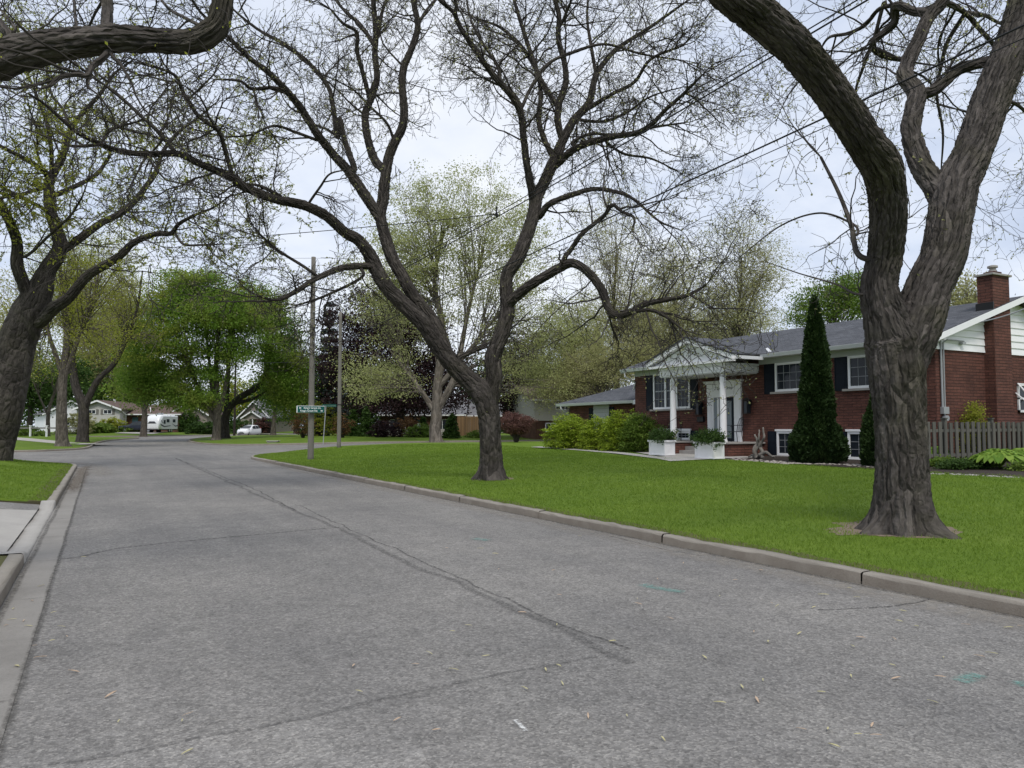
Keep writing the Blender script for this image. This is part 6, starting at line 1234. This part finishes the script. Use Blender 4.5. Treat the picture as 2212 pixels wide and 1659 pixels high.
# ------------------------------------------------------------------ poles, signs, wires
def pole(px, py, z, d, H, r0, r1, m, name, label):
    b = atD(px, py, d); b[2] = z; t = thing(name, label, 'pole', b); C = np.array([(0, 0, -.3), (0, 0, H * .5), (0, 0, H)]); MB().tube(catmull(np.c_[C, [r0, (r0 + r1) / 2, r1]], .5)[:, :3], np.interp(np.linspace(0, 1, len(catmull(np.c_[C, [0, 0, 0]], .5))), [0, 1], [r0, r1]), 20).build('shaft', m, t, smooth=True); return t, b
tp, bp1 = pole(671, 987, zR1(8.2, 33.8), 33.55, 8.9, .135, .095, POLE, 'utility_pole', 'near concrete pole carrying the two line street name sign')
for z in (4.6, 5.1, 6.4): MB().tube([(-.11, 0, z), (.11, 0, z)], .03, 6).tube([(0, -.14, z), (0, -.22, z + .05)], .025, 6).build('bracket', GREYM, tp)
tp2, bp2 = pole(732, 966, zR1(12.8, 45.8), 46.3, 8.2, .125, .09, POLE, 'utility_pole', 'second slimmer concrete pole at the side street edge right of the name sign'); MB().lathe((0, 0, 2.55), [(.132, 0), (.132, .05)], 18).build('band', BLACKM, tp2)
tp3, bp3 = pole(506, 940, float(atD(506, 940, 104)[2]), 104, 10.2, .17, .11, DARKWOOD, 'wooden_pole', 'dark wooden lamp pole behind the two maple trunks'); MB().tube([(0, 0, 6.9), tuple(-RV * 1.6 + [0, 0, 7.7])], .05, 6).build('lamp_arm', GREYM, tp3)
GREENS = M('sign_green', (.0, .085, .075), .4, var=.05); SWHITE = M('sign_white', (.80, .83, .82), .4, var=.04); SGREEN2 = M('dark_sign_green', (.005, .06, .04), .5); SPALE = M('faded_sign_lettering', (.16, .24, .20), .5)
c = atD(670.3, 884.4, 33.38); t = thing('street_sign', 'green street sign with white border reading two King\'s Grant lines on the near pole', 'sign', c, 0)
t.location = (c[0], bp1[1] - .17, c[2]); t.rotation_euler = (0, 0, -math.radians(6)); hw, hh = .585, .150
MB().box(-hw, hw, -.11, .02, -hh, hh).build('panel', SWHITE, t, bevel=.012); MB().box(-hw + .03, hw - .012, -.116, -.109, -hh + .013, hh - .013).build('face', GREENS, t, bevel=.002)
text('lettering', "King's Grant Ct.", .112, SWHITE, (.07, -.118, .058), (math.pi / 2, 0, 0), t, 0, .002, .002); text('lettering', "King's Grant Rd.", .112, SWHITE, (-.075, -.118, -.062), (math.pi / 2, 0, 0), t, 0, .002, .002)
def arrow(x, z, s): m = MB(); m.prism([(x, -.117, z), (x + s * .05, -.117, z + .04), (x + s * .05, -.117, z + .016), (x + s * .10, -.117, z + .016), (x + s * .10, -.117, z - .016), (x + s * .05, -.117, z - .016), (x + s * .05, -.117, z - .04)], (0, -.004, 0)); m.build('arrow', SWHITE, t)
arrow(-.50, .055, 1); arrow(.515, -.062, -1)
b = atD(698, 955, 62); tip_ = atD(704, 877, 62); t = thing('street_sign', 'small dark green name blade on a thin leaning post across the side street', 'sign', b)
MB().tube([(0, 0, -.2), tuple(tip_ - b)], .035, 8).build('post', GREYM, t)
q = atD(712, 876.3, 62) - b; bl = MB().box(-.62, .55, -.015, .015, -.11, .11).build('blade', SGREEN2, t); bl.location = q; bl.rotation_euler = (0, 0, -HD)
text('lettering', "King's Grant Rd.", .155, SPALE, q + np.array([0, 0, -.01]) - FV * .02, (math.pi / 2, 0, -HD), t, 0, .002)
WIRE = M('black_cable', (.012, .012, .013), .6); WIREG = M('grey_cable', (.30, .31, .33), .5)
def wire(name, a, b, sag, r, label, m=WIRE):
    a = np.array(a, float); b = np.array(b, float); u = np.linspace(0, 1, 40)[:, None]; P = a * (1 - u) + b * u; P[:, 2] -= sag * 4 * (u * (1 - u))[:, 0]
    o = MB().tube(P - a, r, 5).build(name, m); o.location = a; return tag(o, label, 'wire')
W1a = np.array([bp1[0], bp1[1] - .15, bp1[2] + 4.6])
e1 = atD(2212, 45, 7.7); e1 = e1 + (e1 - W1a) * .55
wire('overhead_wire', W1a, e1, .05, .013, 'thick black cable running from the near pole down to the upper right edge')
e1b = atD(2212, 70, 7.8); wire('overhead_wire', W1a - [0, 0, .1], e1b + (e1b - W1a) * .5, .03, .007, 'thin wire just beneath the thick cable toward the right edge')
W2a = np.array([bp1[0], bp1[1] - .15, bp1[2] + 6.3]); e2 = atD(1790, 0, 9.9); e2 = e2 + (e2 - W2a) * .5
wire('overhead_wire', W2a, e2, .35, .013, 'black cable passing behind the right tree limb to the top edge'); wire('overhead_wire', W2a + [0, 0, .12], e2 + [.1, 0, .1], .33, .01, 'thinner wire paired with the cable to the top edge')
sp = atD(1072, 462, 18.3); lw = atD(-60, 532, 30.)
wire('overhead_wire', sp, lw, .25, .011, 'wire crossing the street from the cable splice to the left edge'); m = MB().tube([(0, 0, 0), (.14, .25, .05), (.26, .5, .12)], [.035, .05, .03], 8).tube([(.1, .2, .05), (.12, .2, .25)], .02, 5).build('cable_splice', BLACKM); m.location = sp; tag(m, 'dark lumpy cable splice hanging in front of the light green crown', 'cable joint')
top1 = bp1 + np.array([0, 0, 8.85]); l2 = atD(-60, 541, 36.); wire('overhead_wire', top1, l2, .1, .007, 'fine wire from the near pole top to the left edge'); wire('overhead_wire', top1, atD(1500, 548, 33.), .1, .006, 'fine wire from the near pole top to the right behind the middle tree')
wire('overhead_wire', bp2 + [0, 0, 6.3], atD(330, 729, 70), .2, .012, 'wire from the second pole across the green maple crown'); wire('overhead_wire', bp2 + [0, 0, 5.2], atD(370, 777, 90), .2, .012, 'lower wire from the second pole toward the wooden pole')
wire('overhead_wire', bp1 + [0, 0, 4.7], atD(640, 770, 40), .1, .02, 'short cable sloping left from the bracket of the near pole')
wire('service_cable', atD(2000, 676, 26.4), atD(2080, 700, 25.4), .02, .018, 'pale cable from the trunk to the gable of the brick house', WIREG); wire('service_cable', atD(2080, 700, 25.4), atD(2240, 655, 24.), .12, .02, 'pale twisted cable drooping across the brick chimney', WIREG)

# small things on the far lawns
c = atD(590, 956, 66); c[2] = ground_z(c); t = thing('utility_cover', 'flat pale concrete slab set in the corner lawn before the maples', 'slab', c, -HD); MB().box(-.5, .5, -.4, .4, .08, .15).build('lid', CONC_L, t, bevel=.02); MB().box(-.42, .42, -.34, .34, -.2, .08).build('base', STONE, t)
c = atD(1048, 935, 74); t = thing('yard_sign', 'small white shield shaped yard sign left of the pale trunk', 'sign', atD(1047.5 - 1047.5 + (820 + 1197 / 5.267) / 1.1573, 943, 74), -HD)
MB().tube([(0, 0, -.1), (0, 0, .9)], .02, 6).build('stake', BLACKM, t); MB().prism([(-.15, -.02, 1.25), (.15, -.02, 1.25), (.15, -.02, 1.0), (0, -.02, .82), (-.15, -.02, 1.0)], (0, .03, 0)).build('board', SWHITE, t); MB().box(-.08, .08, -.026, -.021, 1.05, 1.17).build('emblem', BLACKM, t)

# ------------------------------------------------------------------ litter on the road, one leaf each
LEAFY = M('dry_pale_leaf', (.46, .42, .23), .7, var=.2); LEAFB = M('dry_tan_leaf', (.46, .34, .24), .7, var=.2)
def seed_mesh(m, k):
    L, w_ = .040 + .014 * k, .006 + .002 * k; b = MB(); pts = [(-L, 0, 0), (-L * .4, w_, .004), (L * .4, w_ * .8, .006), (L, 0, .002), (L * .4, -w_ * .8, .004), (-L * .4, -w_, .003)]
    return b.prism(pts, (0, 0, .003)).build('fallen_leaf', m)
LB = [seed_mesh(LEAFY, 0), seed_mesh(LEAFY, 1), seed_mesh(LEAFB, 0), seed_mesh(LEAFB, 1)]
lit = [((700 + x / 2.304) / 1.1573, (1200 + y / 2.304) / 1.1573) for x, y in [(860, 995), (780, 1060), (1000, 1090), (425, 1068), (455, 1215), (675, 1377), (900, 1437), (1408, 1198), (1625, 1170), (1775, 1358), (1085, 836), (1395, 762), (1595, 832), (1605, 1068), (1185, 1012), (1530, 1092), (993, 870), (960, 390), (1155, 393), (1240, 423), (1260, 512), (1575, 520), (1610, 660), (1727, 322), (1625, 555), (450, 42)]]
lit += [((1500 + x / 2.0868) / 1.1573, (1200 + y / 2.0868) / 1.1573) for x, y in [(140, 1228), (330, 1350), (625, 1160), (740, 1077), (850, 1043), (820, 1147), (1155, 1105), (1310, 1022), (1543, 1033), (1525, 964), (1735, 1155), (1775, 1025), (1790, 925), (1978, 917), (2043, 903), (1560, 735), (1650, 762), (1533, 827), (1360, 820), (1317, 865), (1040, 800), (877, 842), (803, 790), (545, 923), (200, 645), (195, 618), (365, 720), (1115, 663), (1340, 612), (1300, 562), (925, 655), (895, 641), (1190, 1297), (1345, 1325), (1420, 1277), (1222, 1385), (1050, 1297), (1440, 1330), (1908, 753), (2130, 768), (2190, 760), (1580, 682), (840, 470), (705, 520), (300, 515), (435, 432), (65, 840), (625, 604), (1165, 597), (1680, 515)]]
lit += [((x / 2.2414) / 1.1573, (1180 + y / 2.2414) / 1.1573) for x, y in [(67, 825), (133, 833), (160, 862), (75, 765), (35, 858), (180, 720), (375, 920), (345, 865), (413, 1116), (225, 1037), (95, 1087), (620, 1246), (1052, 1355), (1050, 1567), (300, 785), (290, 943), (195, 972), (230, 637), (468, 475), (665, 1395), (1020, 1392)]]
rg = np.random.default_rng(77)
for i, (x, y) in enumerate(lit):
    p = onZ(x, y, .012); k = int(rg.choice([0, 0, 0, 1, 2, 3])); o = LB[k] if LB[k].get('label') is None else LB[k].copy()
    if o.name not in COL.objects: COL.objects.link(o)
    s = rg.uniform(.5, .95); o.location = p; o.rotation_euler = (rg.normal() * .1, rg.normal() * .1, rg.uniform(0, 6.28)); o.scale = (s, s, s)
    tag(o, 'small dry pale leaf fallen on the road or gutter', 'leaf', 'small dry leaves fallen on the road')

# ------------------------------------------------------------------ grass blades
def blades(name, polys, n, seed, label, rmin=5., rmax=30., amax=.64):
    rg = np.random.default_rng(seed); poly, zf, line, side = polys
    d = rmin + (rmax - rmin) * rg.uniform(0, 1, n) ** 1.15; a = HD + rg.uniform(-.68, amax, n); XY = np.c_[d * np.sin(a), d * np.cos(a)]
    XY = XY[inside(XY, poly)]; e = dist_line(XY, line)
    for cx, cy, r in ((9.25, 6.55, .74), (9.2, 18.3, .5), (-3.1, 31., 1.0)): k = np.hypot(XY[:, 0] - cx, XY[:, 1] - cy) > r * (.72 + .5 * rg.random(len(XY))); XY = XY[k]; e = e[k]
    XY = XY[(XY[:, 0] < 19 + 2.5 * (XY[:, 1] > 28))]; d = np.linalg.norm(XY, axis=1); z = zf(XY); n = len(XY)
    pt = np.array([mnoise.noise(Vector((x * .9, y * .9, 0))) for x, y in XY]); h = rg.uniform(.022, .05, n) * (1 + .5 * pt); wd = .0028 * np.maximum(1, d / 5.); az = rg.uniform(0, 6.283, n); lean = rg.normal(size=(n, 2)) * .028
    s = np.c_[np.cos(az), np.sin(az)] * wd[:, None]; V = np.zeros((n, 3, 3)); V[:, 0, :2] = XY - s; V[:, 1, :2] = XY + s; V[:, 2, :2] = XY + lean; V[:, :2, 2] = (z - .008)[:, None]; V[:, 2, 2] = z + h
    o = raw(name, V.reshape(-1, 3), None, np.arange(n * 3).reshape(n, 3), L_GRASS, None, False, {'rnd': np.repeat(np.clip(.5 + .45 * pt + rg.uniform(-.35, .35, n), 0, 1), 3)})
    return stuff(tag(o, label, 'grass'))
L_GRASS = mat_leaf('grass_blades', (.108, .188, .018), (.235, .335, .050), .45)
blades('grass', (P_R1, Z_R1, K_R1[:140], -1), 820000, 1, 'short mown grass of the front lawn beside the right kerb', 5.5, 48., 1.35)
blades('grass', (P_L2, Z_L2, K_L2[:60], 1), 260000, 2, 'mown grass of the left corner lawn beyond the driveway', 17., 38.)
